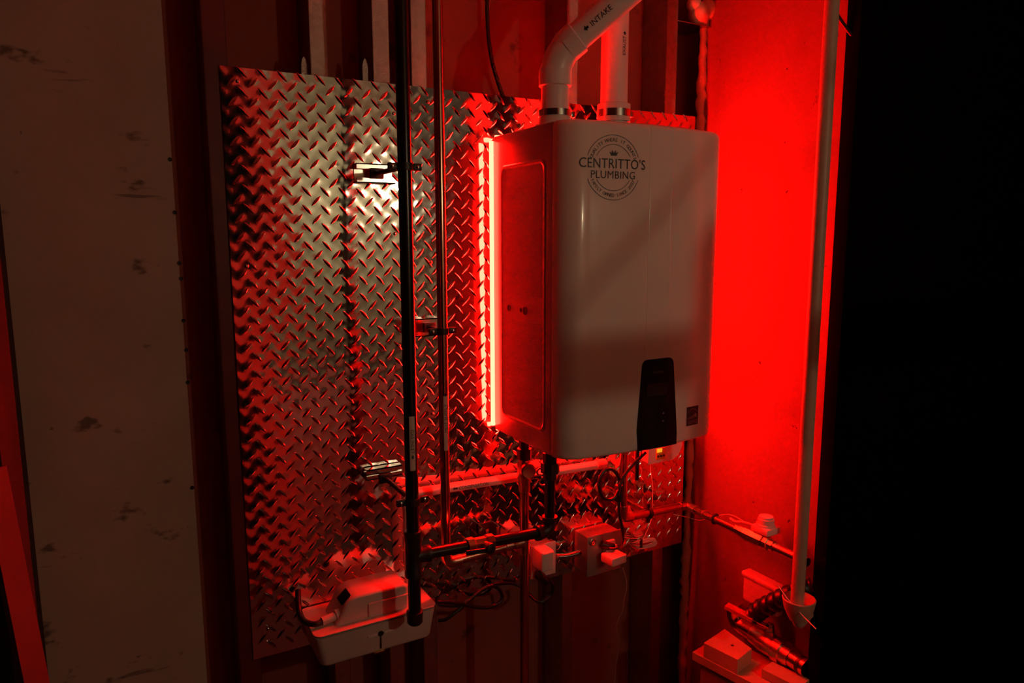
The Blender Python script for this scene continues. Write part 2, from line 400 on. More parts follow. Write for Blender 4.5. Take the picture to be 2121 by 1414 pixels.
m = MB().rbox((HW/2, (0.0425+HD)/2, HH/2), (HW-0.004, HD-0.0425, HH-0.004), 0.005, 3)
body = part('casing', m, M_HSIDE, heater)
part('seam', MB().rbox((HW/2, 0.0410, HH/2), (HW-0.010, 0.004, HH-0.012), 0.001), M_RUBBERM, heater)
# pressed side panel with ribs and knock-out holes on the casing's side
def side_panel(xs, sgn):
    y0, y1, z0, z1 = 0.066, 0.262, 0.045, 0.625; m = MB(); r = 0.018; poly = []
    for cy, cz, a0 in ((y1-r, z1-r, 0), (y0+r, z1-r, 90), (y0+r, z0+r, 180), (y1-r, z0+r, 270)):
        for k in range(7):
            a = math.radians(a0 + 15*k); poly.append((cy + r*math.cos(a), cz + r*math.sin(a)))
    n = len(poly); cy, cz = (y0+y1)/2, (z0+z1)/2
    vs = []; 
    for ins, off in ((0.0, 0.0), (0.003, 0.0022), (0.006, 0.0026), (0.010, 0.0008)):
        vs += [(xs + sgn*off, cy + (y-cy)*(1-ins/((y1-y0)/2)), cz + (z-cz)*(1-ins/((z1-z0)/2))) for y, z in poly]
    fs = [(l*n+i, l*n+(i+1) % n, (l+1)*n+(i+1) % n, (l+1)*n+i) for l in range(3) for i in range(n)] + [tuple(3*n+i for i in range(n))]
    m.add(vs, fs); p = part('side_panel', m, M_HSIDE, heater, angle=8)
    rb = MB(); z = z0+0.03
    while z < z1-0.05:
        if not (0.285 < z < 0.335):
            rb.box((xs+sgn*0.0006, y0+0.018, z), (xs+sgn*0.0016, y1-0.018, z+0.0022))
        z += 0.0062
    part('rib_lines', rb, M_HSIDE, p, kind='stuff')
    for cyy, rr in ((0.222, 0.0065), (0.168, 0.004), (0.150, 0.008)):
        part('knockout', MB().lathe((xs+sgn*0.0004, cyy, 0.305), (sgn, 0, 0), [(0, rr*1.25), (0.0014, rr*1.2), (0.0014, rr), (0.0005, rr*0.95)], 16), M_RUBBERM, p)
side_panel(0.002, -1)
# mounting rail between casing and plate
part('wall_rail', MB().box((0.05, HD, 0.60), (HW-0.05, YP-0.005, 0.64)).box((0.05, HD, 0.06), (HW-0.05, YP-0.005, 0.09)), M_STEEL, heater)
# control panel
PZ = 0.203
def pl_l(z): return 0.1825 + (0.0110*max(0, (z-0.05))/0.15 if z > 0.05 else 0.0045*(0.05-z)/0.05)
def pl_r(z): return 0.2985 - (0.0175*max(0, (z-0.03))/0.17 if z > 0.03 else 0)
def front_sheet(l, r, z0, z1, off, rad=0.0, nz=24, nx=14, thick=0.0025):
    rows = []
    for i in range(nz+1):
        t = i/nz; z = z0 + (z1-z0)*(1-(1-t)**1.5); ins = 0
        if rad and z > z1-rad: q = (z-(z1-rad))/rad; ins = rad*(1-math.sqrt(max(0, 1-q*q)))
        a, b = l(z)+ins, r(z)-ins
        inner = [(a+(b-a)*k/nx, yf(a+(b-a)*k/nx)-off, z) for k in range(nx+1)]
        rows.append([(a, yf(a)-off+thick, z)] + inner + [(b, yf(b)-off+thick, z)])
    top = [(x, y+thick, z) for x, y, z in rows[-1]]; bot = [(x, y+thick, z) for x, y, z in rows[0]]
    return MB().grid([bot] + rows + [top])
cp = part('control_panel', front_sheet(pl_l, pl_r, 0.0025, PZ, 0.0022, 0.013), M_BLKGLOSS, heater, label='black gloss control panel')
dz = at(1335, 793, 1, -0.02)
part('display', front_sheet(lambda z: 0.2065, lambda z: 0.2655, 0.1215, 0.1500, 0.0028, 0, 4, 8, 0.0012), M_LCD, cp)
def ysurf(x):
    if RX <= x <= HW-RX: return yf(x)
    c = (RX-x if x < RX else x-(HW-RX))/RX; ye = yf(RX)
    return RYc - (RYc-ye)*math.sqrt(max(0.0, 1-min(1, c)**2))
def on_front(cx, cz, off): return lambda u, v: (cx+u, ysurf(cx+u)-off, cz+v)
m = MB(); text(m, 'NAVIEN', on_front(0.2370, 0.1710, 0.0028), w=0.030, h=0.0050); part('panel_lettering', m, M_SILVER, cp)
for zc, up in ((0.0800, 1), (0.0615, -1)):
    f = on_front(0.2545, zc, 0.0029)
    part('arrow_button', MB().add([f(-0.0028, -0.002*up), f(0.0028, -0.002*up), f(0, 0.0028*up)], [(0, 1, 2)]), M_SILVER, cp)
for cx, zc, rr in ((0.2240, 0.078, 0.006), (0.2240, 0.055, 0.008), (0.2235, 0.030, 0.004), (0.2550, 0.033, 0.004)):
    f = on_front(cx, zc, 0.0026); k = 20
    part('button_ring', MB().add([f(rr*q*math.cos(a*2*math.pi/k), rr*q*math.sin(a*2*math.pi/k)) for q in (1.0, 0.86) for a in range(k)],
         [(a, (a+1) % k, k+(a+1) % k, k+a) for a in range(k)]), mat('faint_print', (0.03, 0.02, 0.02), 0.4), cp)
# printed emblem
EX, EZ = 0.1110, 0.6030
ef = on_front(EX, EZ, 0.0006)
def ring(mb, R, t, a0, a1, n=40):
    vs = []
    for k in range(n+1):
        a = math.radians(a0 + (a1-a0)*k/n); vs += [ef((R-t/2)*math.cos(a), (R-t/2)*math.sin(a)), ef((R+t/2)*math.cos(a), (R+t/2)*math.sin(a))]
    mb.add(vs, [(2*k, 2*k+1, 2*k+3, 2*k+2) for k in range(n)])
m = MB()
for R, t in ((0.0640, 0.0011), (0.0456, 0.0010)):
    lo = math.degrees(math.asin(0.0225/R)); l2 = math.degrees(math.asin(0.0235/R))
    ring(m, R, t, lo, 180-lo); ring(m, R, t, -180+l2, -l2)
part('emblem_rings', m, M_INK, cover)
m = MB(); text(m, "CENTRITTO'S", on_front(EX-0.0005, EZ-0.0015, 0.0007), w=0.1560, h=0.0200, spacing=1.05)
part('emblem_name', m, M_INK, cover)
m = MB(); text(m, 'PLUMBING', on_front(EX, EZ-0.0215, 0.0007), w=0.1040, h=0.0150, spacing=1.05)
part('emblem_trade', m, M_INK, cover)
m = MB(); arc_text(m, 'QUALITY WHERE IT COUNTS', ef, 0.0515, 90, 0.0068, 6.2, True)
arc_text(m, 'FAMILY OWNED SINCE 2007', ef, 0.0580, -90, 0.0066, 5.6, False)
part('emblem_motto', m, M_INK, cover)
cz = 0.0235
part('emblem_crown', MB().add([ef(-0.0062, cz), ef(0.0062, cz), ef(0.0105, cz+0.0085), ef(0.0052, cz+0.0050), ef(0.0042, cz+0.0112), ef(0, cz+0.0055), ef(-0.0042, cz+0.0112), ef(-0.0052, cz+0.0050), ef(-0.0105, cz+0.0085)],
     [(0, 1, 5), (1, 2, 3), (1, 3, 5), (3, 4, 5), (0, 5, 7), (5, 6, 7), (0, 7, 8)]), M_INK, cover)
# efficiency sticker
SX0, SX1, SZ0, SZ1 = 0.3310, 0.3685, 0.0385, 0.0815
st = part('sticker', front_sheet(lambda z: SX0-0.001, lambda z: SX1+0.001, SZ0-0.001, SZ1+0.001, 0.0006, 0, 3, 6, 0.0004), M_SILVER, heater, label='small navy efficiency sticker')
part('sticker_face', front_sheet(lambda z: SX0, lambda z: SX1, SZ0, SZ1, 0.0010, 0, 3, 6, 0.0003), M_STICK, st)
sf = on_front((SX0+SX1)/2, 0.0595, 0.0014); m = MB(); vs = []
for k in range(17):
    a = math.radians(160-142*k/16); vs += [sf(0.0150*math.cos(a), 0.0030+0.0135*math.sin(a)), sf(0.0160*math.cos(a), 0.0030+0.0148*math.sin(a))]
m.add(vs, [(2*k, 2*k+1, 2*k+3, 2*k+2) for k in range(16)])
star = [sf(0.0095 + (0.0072 if k % 2 == 0 else 0.0030)*math.sin(k*math.pi/5), 0.0010 + (0.0072 if k % 2 == 0 else 0.0030)*math.cos(k*math.pi/5)) for k in range(10)]
m.add(star, [tuple(range(10))])
text(m, 'energy', lambda u, v: sf(u-0.0055, v-0.0070+0.25*u), w=0.022, h=0.0065)
m.add([sf(-0.017, -0.0105), sf(0.017, -0.0105), sf(0.017, -0.0112), sf(-0.017, -0.0112)], [(0, 1, 2, 3)])
text(m, 'ENERGY STAR', on_front((SX0+SX1)/2, 0.0420, 0.0014), w=0.032, h=0.0045)
part('sticker_print', m, M_SILVER, st)
# bolts and collars on the heater's top
for x, y in ((0.155, 0.030), (0.395, 0.060)):
    part('top_screw', MB().lathe((x, y, HH-0.004), (0, 0, 1), [(0, 0.008), (0.006, 0.008), (0.009, 0.005)], 12), M_RUBBERM, heater)
IX, EXX, TY = 0.0725, 0.2305, 0.145
for x in (IX, EXX):
    part('flue_collar', MB().lathe((x, TY, HH-0.006), (0, 0, 1), [(0, 0.042), (0.012, 0.042), (0.014, 0.036), (0.030, 0.035), (0.030, 0.0305)], 28), M_WHITE, heater)

# ------------------------------------------------------------------ red LED strip on the heater's back edge
led = thing('led_strip', 'glowing red light strip running round the back edge of the water heater', 'light strip', (HW/2, HD, 0.1))
ly0, ly1 = HD+0.0008, HD+0.0080
def seg(a, b):
    part('strip_segment', MB().box(a, b), M_LED, led)
seg((-0.0045, ly0, 0.012), (0.0035, ly1, HH-0.012)); seg((HW-0.0035, ly0, 0.012), (HW+0.0045, ly1, HH-0.012))
seg((0.010, ly0, HH-0.006), (HW-0.010, ly1, HH+0.002)); seg((0.010, ly0, -0.002), (HW-0.010, ly1, 0.006))

# ------------------------------------------------------------------ flue pipes
def lettering(body, fn, w, h, parent, name='lettering', matl=None):
    m = MB(); text(m, body, fn, w=w, h=h); return part(name, m, matl or M_INK, parent)
def cyl_fn(o, axis, r, ang0, along):
    """(u along axis, v round the pipe) -> surface point; ang0 = facing direction"""
    o = Vector(o); a = Vector(axis).normalized(); f = Vector(ang0); f = (f - a*f.dot(a)).normalized(); g = a.cross(f)*along
    return lambda u, v: o + a*u + (f*math.cos(v/r) + g*math.sin(v/r))*r
PR = 0.0302
inp = thing('intake_pipe', 'white plastic intake pipe with angled elbow and printed arrow', 'vent pipe', (IX, TY, HH+0.02))
e = Vector((IX, TY, at(1150, 118, 1, TY).z))
far = at(1300, -15, 1, TY-0.105); d2 = (far - e).normalized(); end = e + d2*0.42
lo = Vector((IX, TY, HH+0.024))
part('riser', MB().tube([lo, e - Vector((0, 0, 0.045))], PR, 32), M_PVC, inp)
eb = bend(e - Vector((0, 0, 0.06)), e, e + d2*0.06, 0.045, 9)
part('elbow', MB().tube([e - Vector((0, 0, 0.062)), e - Vector((0, 0, 0.060)), e - Vector((0, 0, 0.030)), e - Vector((0, 0, 0.0299))] + eb[2:-2] + [e + d2*0.0299, e + d2*0.030, e + d2*0.060, e + d2*0.062],
     [0.0325, 0.0352, 0.0352, 0.0335] + [0.0332]*len(eb[2:-2]) + [0.0335, 0.0352, 0.0352, 0.0325], 32), M_PVC, inp)
part('angled_pipe', MB().tube([e + d2*0.045, end], PR, 32), M_PVC, inp)
band = part('hose_clamp', MB().lathe((IX, TY, HH+0.0255), (0, 0, 1), [(0, 0.0345), (0, 0.0362), (0.013, 0.0362), (0.013, 0.0345)], 32), M_ZINC, inp, label='shiny steel hose clamp')
part('clamp_screw', MB().rbox((IX+0.036, TY-0.010, HH+0.032), (0.012, 0.012, 0.012), 0.002), M_ZINC, band)
mid = e + d2*0.118
tocam = (CAM - mid)
def intake_fn(u, v): return cyl_fn(mid, d2, PR+0.0006, tocam, -1)(u, v-0.004)
lettering('INTAKE', lambda u, v: intake_fn(u+0.004, v), 0.052, 0.0108, inp)
part('arrow_print', MB().add([intake_fn(-0.040, 0.006), intake_fn(-0.034, 0.012), intake_fn(-0.034, 0.0085), intake_fn(-0.029, 0.0085), intake_fn(-0.029, 0.0035), intake_fn(-0.034, 0.0035), intake_fn(-0.034, 0.0)],
     [(0, 1, 6), (2, 3, 4, 5)]), M_INK, inp)
exh = thing('exhaust_pipe', 'white plastic exhaust pipe rising straight from the heater top', 'vent pipe', (EXX, TY, HH+0.02))
part('riser', MB().tube([(EXX, TY, HH+0.024), (EXX, TY, ZC)], PR, 32), M_PVC, exh)
part('socket', MB().lathe((EXX, TY, HH+0.012), (0, 0, 1), [(0.014, 0.0350), (0.014, 0.0372), (0.052, 0.0372), (0.054, 0.034), (0.054, 0.0305)], 32), M_PVC, exh)
band = part('hose_clamp', MB().lathe((EXX, TY, HH+0.036), (0, 0, 1), [(0, 0.0372), (0, 0.0384), (0.016, 0.0384), (0.016, 0.0372)], 32), M_ZINC, exh, label='shiny steel hose clamp')
part('clamp_screw', MB().rbox((EXX+0.036, TY-0.014, HH+0.044), (0.012, 0.012, 0.012), 0.002), M_ZINC, band)
zt = at(1284, 98, 1, TY).z
efn = cyl_fn((EXX, TY, zt), (0, 0, 1), PR+0.0006, at(1288, 98, 1, TY-0.023) - Vector((EXX, TY, zt)), -1)
lettering('EXAUST', lambda u, v: efn(u-0.004, v-0.005), 0.040, 0.0085, exh)
part('arrow_print', MB().add([efn(0.026, -0.001), efn(0.021, 0.004), efn(0.021, -0.006), efn(0.021, 0.001), efn(0.018, 0.001), efn(0.018, -0.003), efn(0.021, -0.003)], [(0, 1, 2), (3, 4, 5, 6)]), M_INK, exh)

# ------------------------------------------------------------------ gas line in black iron
GY = 0.137; GX = -0.2775; GR = 0.0134
zg = lambda py: at(858 + (865-858)*(py-1030)/260, py, 1, GY).z
gas = thing('gas_pipe', 'black iron gas pipe with tee, capped drip leg and branch to the heater', 'gas pipe', (GX, GY, zg(1290)))
ztee = zg(1150)
part('riser', MB().tube([(GX, GY, ztee+0.03), (GX, GY, ZC)], GR, 24), M_IRON, gas)
part('drip_leg', MB().tube([(GX, GY, zg(1275)), (GX, GY, ztee-0.03)], GR, 24), M_IRON, gas)
part('cap', MB().lathe((GX, GY, zg(1291)), (0, 0, 1), [(0, 0.006), (0.002, 0.013), (0.006, 0.0165), (0.022, 0.0168), (0.026, 0.0178), (0.030, 0.0178), (0.030, 0.0135)], 24), M_IRONF, gas)
GX2, GY2 = at(1139, 1020, 1, 0.150).x, 0.150
zel = at(1138, 1099, 1, GY2).z
bdir = (Vector((GX2, GY2, zel)) - Vector((GX, GY, ztee))).normalized()
T0 = Vector((GX, GY, ztee))
m = MB().lathe((GX, GY, ztee), (0, 0, 1), [(-0.044, 0.0135), (-0.044, 0.0185), (-0.034, 0.0185), (-0.030, 0.0168), (0.030, 0.0168), (0.034, 0.0185), (0.056, 0.0185), (0.056, 0.0135)], 24)
m.lathe(T0, bdir, [(0.004, 0.0168), (0.024, 0.0168), (0.027, 0.0188), (0.036, 0.0188), (0.036, 0.0135)], 24)
part('tee', m, M_IRONF, gas)
E0 = Vector((GX2, GY2, zel))
vc = T0 + bdir*0.158
part('branch_pipe', MB().tube([T0 + bdir*0.03, vc - bdir*0.030], GR*0.92, 24), M_IRON, gas)
part('branch_pipe', MB().tube([vc + bdir*0.030, E0 - bdir*0.02], GR*0.92, 24), M_IRON, gas)
m = MB().tube(bend(E0 - bdir*0.05, E0, E0 + Vector((0, 0, 0.05)), 0.026, 9), 0.0158, 24)
m.lathe(E0 - bdir*0.038, bdir, [(0, 0.0125), (0, 0.0180), (0.010, 0.0180), (0.013, 0.0158)], 24)
m.lathe(E0 + Vector((0, 0, 0.022)), (0, 0, 1), [(0, 0.0158), (0.004, 0.0180), (0.014, 0.0180), (0.014, 0.0125)], 24)
part('elbow', m, M_IRONF, gas)
part('drop_pipe', MB().tube([E0 + Vector((0, 0, 0.03)), (GX2, GY2, -0.001)], GR*0.9, 24), M_IRON, gas)
zu = at(1140, 967, 1, GY2).z
part('union', MB().lathe((GX2, GY2, zu), (0, 0, 1), [(-0.030, 0.0125), (-0.028, 0.0160), (-0.014, 0.0165), (-0.012, 0.0225), (0.012, 0.0225), (0.014, 0.0175), (0.034, 0.0165), (0.034, 0.012)], 8), M_IRONF, gas, angle=20)
q = bdir.orthogonal()
m = MB().lathe(vc - bdir*0.033, bdir, [(0, 0.0125), (0, 0.0175), (0.016, 0.0180), (0.020, 0.0150), (0.046, 0.0150), (0.050, 0.0180), (0.066, 0.0175), (0.066, 0.0125)], 8)
val = part('valve_body', m, M_BRASS, gas, angle=20, label='brass valve body with faceted ends')
fd = Vector((0.18, -1, 0.05)).normalized()
vp = vc + bdir*0.008
part('stem', MB().lathe(vp + fd*0.012, fd, [(0, 0.008), (0.016, 0.008), (0.016, 0.005)], 16), M_BRASS, val)
part('lever', MB().lathe(vp + fd*0.022 - Vector((0, 0, 0.004)), fd, [(0, 0.011), (0.004, 0.013), (0.010, 0.012), (0.012, 0.006), (0.009, 0.004)], 16)
     .rbox(vp + fd*0.027 - bdir*0.030 - Vector((0, 0, 0.006)), (0.058, 0.004, 0.011), 0.0015, 2, Matrix.Rotation(0.10, 3, 'Y')), M_RUBBERM, val)
def cyl_label(parent, cx, cy, r, z0, z1, facing, halfang, txt, up, h, w, uoff=0.0, arrow=None, voff=0.0):
    a0 = math.atan2(facing[1], facing[0]); rows = []
    for k in range(9):
        a = a0 + halfang*(k/4-1); rows.append([(cx+(r+0.0005)*math.cos(a), cy+(r+0.0005)*math.sin(a), z) for z in (z0, (z0+z1)/2, z1)])
    lb = part('label_strip', MB().grid(rows), M_TAG, parent, label='cream printed label strip')
    zc = (z0+z1)/2; rr = r + 0.0009
    def fn(u, v):
        v = v - h/2 + voff
        s = 1 if up else -1
        a = a0 + s*(-v)/rr
        return (cx+rr*math.cos(a), cy+rr*math.sin(a), zc + s*(u+uoff))
    m = MB(); text(m, txt, fn, w=w, h=h)
    if arrow is not None:
        k = h*0.5
        pts = [(arrow+k*1.3, h/2), (arrow, h/2+k), (arrow, h/2-k), (arrow, h/2+k*0.45), (arrow-k, h/2+k*0.45), (arrow-k, h/2-k*0.45), (arrow, h/2-k*0.45)]
        m.add([fn(a, b) for a, b in pts], [(0, 1, 2), (3, 4, 5, 6)])
    part('label_print', m, M_INK, lb)
fg = at(858, 920, 1, GY-0.0134); z0 = at(858, 974, 1, GY-0.013).z; z1 = at(855, 862, 1, GY-0.013).z
cyl_label(gas, GX, GY, GR, z0, z1, (-0.25+0.10, -1.0), 0.42, 'GAS INLET', False, 0.0072, 0.050, -0.004, 0.032)

# ------------------------------------------------------------------ copper lines
CR = 0.0111
HY = 0.227
HXR = -0.1635
def ringed(par, c, axis, r, w=0.012):
    part('coupling', MB().lathe(Vector(c) - Vector(axis).normalized()*w/2, axis, [(0, r), (0, r+0.0016), (w, r+0.0016), (w, r)], 20), M_SOLDER, par)
hot = thing('hot_supply_pipe', 'copper hot supply riser beside the black gas pipe, turning towards the heater', 'copper pipe', (HXR, HY, at(927, 1163, 1, HY).z))
ze = at(930, 1164, 1, HY).z; DX = at(1086, 1100, 1, HY).x
part('riser', MB().tube([(HXR, HY, ze+0.02), (HXR, HY, ZC)], CR, 24), M_COPPER, hot)
part('elbow', MB().tube([(HXR, HY, ze+0.034)] + bend((HXR, HY, ze+0.1), (HXR, HY, ze), (HXR+0.1, HY, ze), 0.020, 8) + [(HXR+0.034, HY, ze)], 0.0126, 24), M_SOLDER, hot)
zj = ze + 0.006
part('cross_pipe', MB().tube([(HXR+0.02, HY, ze), (DX-0.02, HY, zj)], CR, 24), M_COPPER, hot)
ringed(hot, (HXR+0.034, HY, ze), (1, 0, 0), CR, 0.008); ringed(hot, (DX-0.045, HY, zj), (1, 0, 0), CR, 0.018); ringed(hot, (DX-0.024, HY, zj), (1, 0, 0), CR, 0.010)
z0 = at(923, 933, 1, HY-0.011).z; z1 = at(921, 820, 1, HY-0.011).z
cyl_label(hot, HXR, HY, CR, z0, z1, (-0.05, -1.0), 0.40, 'HOT SUPPLY', True, 0.0062, 0.064, 0.012, 0.052)
drop = thing('hot_outlet_pipe', 'vertical copper pipe with valve hanging below the heater down past the plate', 'copper pipe', (DX, HY, ZF))
part('drop_pipe', MB().tube([(DX, HY, ZF), (DX, HY, -0.012)], CR, 24), M_COPPER, drop)
part('tee', MB().lathe((DX, HY, zj), (0, 0, 1), [(-0.030, CR), (-0.030, 0.0128), (0.030, 0.0128), (0.030, CR)], 20).lathe((DX, HY, zj), (-1, 0, 0), [(0.005, 0.0128), (0.026, 0.0128), (0.026, CR)], 20), M_SOLDER, drop)
zv = at(1085, 975, 1, HY-0.02).z
vb = part('valve_body', MB().lathe((DX, HY, zv), (0, 0, 1), [(-0.060, CR), (-0.058, 0.0140), (-0.030, 0.0140), (-0.026, 0.0165), (-0.018, 0.0175), (0.010, 0.0175), (0.016, 0.0145), (0.024, 0.0145), (0.024, CR)], 20), M_SOLDER, drop)
part('purge_cap', MB().lathe((DX, HY-0.008, zv), (-0.25, -1, 0), [(0, 0.014), (0.010, 0.0145), (0.012, 0.0185), (0.022, 0.0185), (0.025, 0.015), (0.024, 0.006)], 24), M_SOLDER, vb)
part('butterfly_handle', MB().lathe((DX+0.012, HY-0.008, zv-0.022), (0.9, -0.5, 0), [(0, 0.006), (0.020, 0.006), (0.020, 0.009), (0.026, 0.009)], 12)
     .torus((DX+0.040, HY-0.020, zv-0.036), (0.5, 0.8, 0.1), 0.010, 0.003, 16, 8).torus((DX+0.034, HY-0.020, zv-0.010), (0.5, 0.8, 0.1), 0.009, 0.003, 16, 8), M_ZINC, vb)
part('union_nut', MB().lathe((DX, HY, zv+0.022), (0, 0, 1), [(0, 0.012), (0, 0.0175), (0.026, 0.0175), (0.028, 0.013), (0.052, 0.013)], 8), M_IRONF, vb, angle=20)

CYY = 0.2; CXX = at(1291, 1000, 1, CYY).x
cold = thing('cold_feed_pipe', 'copper feed pipe bending along the bright wall with a shut-off valve', 'copper pipe', (CXX, CYY, -0.26))
zc0 = at(1300, 1070, 1, CYY).z
P0 = Vector((CXX, CYY, zc0)); XW = 0.625
P1 = Vector((XW, CYY+0.012, zc0-0.002)); 
p1 = at(1421, 1046, 0, XW); P1 = Vector((XW, p1.y, p1.z)); P2 = at(1695, 1162, 0, XW); P2.z = P1.z - 0.002
P2 = Vector((XW, -0.131, P1.z - 0.004))
part('drop_pipe', MB().tube([(CXX, CYY, -0.004), P0 + Vector((0, 0, 0.02))], CR, 24), M_COPPER, cold)
part('elbow', MB().tube([P0 + Vector((0, 0, 0.034))] + bend(P0 + Vector((0, 0, .1)), P0, P1, 0.020, 8) + [P0 + (P1-P0).normalized()*0.034], 0.0126, 24), M_SOLDER, cold)
part('cross_pipe', MB().tube([P0 + (P1-P0).normalized()*0.02, P1 - (P1-P0).normalized()*0.02], CR, 24), M_COPPER, cold)
part('elbow', MB().tube([P1 + (P0-P1).normalized()*0.034] + bend(P0, P1, P2, 0.020, 8) + [P1 + (P2-P1).normalized()*0.034], 0.0126, 24), M_SOLDER, cold)
part('wall_pipe', MB().tube([P1 + (P2-P1).normalized()*0.02, P2], CR, 24), M_COPPER, cold)
dd = (P2-P1).normalized(); dc = (P1-P0).normalized()
ringed(cold, P0 + dc*0.034, dc, CR, 0.008); ringed(cold, P1 - dc*0.034, dc, CR, 0.008); ringed(cold, P1 + dd*0.036, dd, CR, 0.010); ringed(cold, P1 + dd*0.075, dd, CR, 0.006)
ringed(cold, (CXX, CYY, -0.075), (0, 0, 1), CR, 0.012)
VA = at(1572, 1106, 0, XW); tv = (VA.y - P1.y)/dd.y; vc0 = P1 + dd*tv
vb = part('valve_body', MB().lathe(vc0 - dd*0.045, dd, [(-0.030, CR), (-0.030, 0.0135), (-0.012, 0.0135), (-0.012, 0.0165), (0, 0.0165), (0.004, 0.0190), (0.062, 0.0190), (0.066, 0.0170), (0.078, 0.0180), (0.080, 0.0140), (0.094, 0.0140), (0.094, CR)], 8), M_BRASS, cold, angle=20)
act = at(1596, 1083, 0, XW)
part('actuator', MB().rbox(vc0 + Vector((0.012, -0.010, 0.030)), (0.050, 0.055, 0.018), 0.004)
     .lathe(vc0 + Vector((0.012, -0.010, 0.038)), (0, 0, 1), [(0, 0.024), (0.006, 0.024), (0.007, 0.021), (0.020, 0.021), (0.021, 0.018), (0.026, 0.018), (0.028, 0.010)], 18)
     .tube(smooth_path([vc0 + Vector((0.0, 0.02, 0.032)), vc0 + Vector((-0.005, 0.05, 0.030)), vc0 + Vector((0.004, 0.085, 0.018)), vc0 + Vector((0.012, 0.11, 0.016))], 4), 0.003, 8), M_WHITE, vb)
part('pipe_strap', MB().torus(P1 + dd*0.115, dd, CR+0.002, 0.0028, 20, 8), M_RUBBERM, cold)
# hanger holding the cross pipe
hg = thing('pipe_hanger', 'copper split-ring hanger with rod holding the feed pipe', 'pipe hanger', (CXX+0.14, YP, zc0))
hp = P0 + dc*((at(1354, 1058, 1, 0.21).x - P0.x)/dc.x)
part('ring', MB().torus(hp, dc, CR+0.003, 0.0035, 20, 8), M_IRONF, hg)
part('rod', MB().tube([hp + Vector((0, 0.016, 0.004)), (hp.x-0.004, YP-0.004, hp.z+0.006)], 0.0065, 12), M_COPPER, hg)
for sg in (-1, 1): part('ear', MB().rbox(hp + Vector((0, 0, sg*0.020)), (0.010, 0.008, 0.014), 0.002), M_IRONF, hg)

# ------------------------------------------------------------------ condensate pipe (white) and its drop to the pump
KY = 0.292
k0 = at(851, 1022, 1, KY); k1 = at(1243, 961, 1, KY)
con = thing('condensate_pipe', 'slim white plastic condensate pipe running under the heater to the pump', 'drain pipe', (k0.x, KY, k0.z))
KR = 0.0115; kd = (k1-k0).normalized()
part('cross_pipe', MB().tube([k0, k1], KR, 20), M_PVC, con)
kx = at(846, 1100, 1, KY).x
kj = k0 + kd*((kx-k0.x)/kd.x)
part('drop_pipe', MB().tube([kj + Vector((0, 0, 0.0)), (kx, KY, -0.332)], KR, 20), M_PVC, con)
part('elbow', MB().lathe(kj + Vector((0, 0, -0.03)), (0, 0, 1), [(0, KR), (0, 0.0145), (0.042, 0.0145), (0.046, 0.008)], 18).lathe(kj, kd, [(0, 0.0145), (0.026, 0.0145), (0.026, KR)], 18), M_PVC, con)
part('end_coupling', MB().lathe(k1 - kd*0.015, kd, [(0, KR), (0, 0.0135), (0.03, 0.0135), (0.03, 0.008)], 18), M_PVC, con)
kc = at(977, 1008, 1, KY-KR)
km = k0 + kd*((kc.x-k0.x)/kd.x)
kfn = cyl_fn(km, kd, KR+0.0005, Vector((-0.1, -1, 0.05)), -1)
lettering('CONDENSATION', lambda u, v: kfn(u+0.006, v-0.0055), 0.078, 0.0085, con)
part('arrow_print', MB().add([kfn(-0.050, -0.001), kfn(-0.045, 0.003), kfn(-0.045, -0.005), kfn(-0.045, 0.001), kfn(-0.037, 0.001), kfn(-0.037, -0.003), kfn(-0.045, -0.003)], [(0, 1, 2), (3, 4, 5, 6)]), M_INK, con)

# ------------------------------------------------------------------ strut brackets with split-ring clamps
def strut(name_lab, px, pz, pipe, r, matl=M_ZINC, L=0.085, Hs=0.041, Ds=0.022, rodm=M_IRONF, dz=0.0):
    """pipe = (x, y); a strut channel on the plate with a rod out to a ring round the pipe"""
    x, y, z = px, YP, pz
    t = thing('strut_bracket', name_lab, 'pipe bracket', (x, YP, z))
    w = 0.0025; hs = Hs/2; y0 = YP-0.0015-Ds; y1 = YP-0.0015; zr_ = z; z = z + dz
    m = MB().box((x-L/2, y1-w, z-hs), (x+L/2, y1, z+hs)).box((x-L/2, y0, z-hs), (x+L/2, y1, z-hs+w)).box((x-L/2, y0, z+hs-w), (x+L/2, y1, z+hs))
    m.box((x-L/2, y0, z+hs-0.010), (x+L/2, y0+w, z+hs)).box((x-L/2, y0, z-hs), (x+L/2, y0+w, z-hs+0.010))
    m.box((x-L/2, y0+w, z+hs-0.011), (x+L/2, y0+0.008, z+hs-0.0085)).box((x-L/2, y0+w, z-hs+0.0085), (x+L/2, y0+0.008, z-hs+0.011))
    part('channel', m, matl, t); z = zr_
    part('channel_nut', MB().rbox((pipe[0], y0-0.002, z), (0.030, 0.008, 0.022), 0.002).lathe((pipe[0], y0-0.004, z), (0, -1, 0), [(0, 0.009), (0.006, 0.009)], 6), rodm, t)
    part('rod', MB().tube([(pipe[0], y0-0.004, z), (pipe[0], pipe[1]+r+0.002, z)], 0.0052, 12), rodm, t)
    rg = MB()
    n = 26; R0, R1 = r+0.0006, r+0.0036; hh = 0.007
    rg.lathe((pipe[0], pipe[1], z-hh), (0, 0, 1), [(0, R0), (0, R1), (2*hh, R1), (2*hh, R0), (0, R0)], n, caps=False)
    for s in (-1, 1):
        rg.rbox((pipe[0]+s*(R1+0.008), pipe[1], z), (0.018, 0.010, 2*hh), 0.002)
    rg_o = part('ring', rg, rodm, t)
    for s in (-1, 1):
        part('ear_screw', MB().lathe((pipe[0]+s*(R1+0.009), pipe[1]-0.004, z), (0, -1, 0), [(0, 0.0042), (0.003, 0.0042), (0.004, 0.002)], 10), M_ZINC, rg_o)
strut('steel strut bracket clamping the black gas pipe high on the plate', GX, at(855, 346, 1, GY).z, (GX, GY), GR)
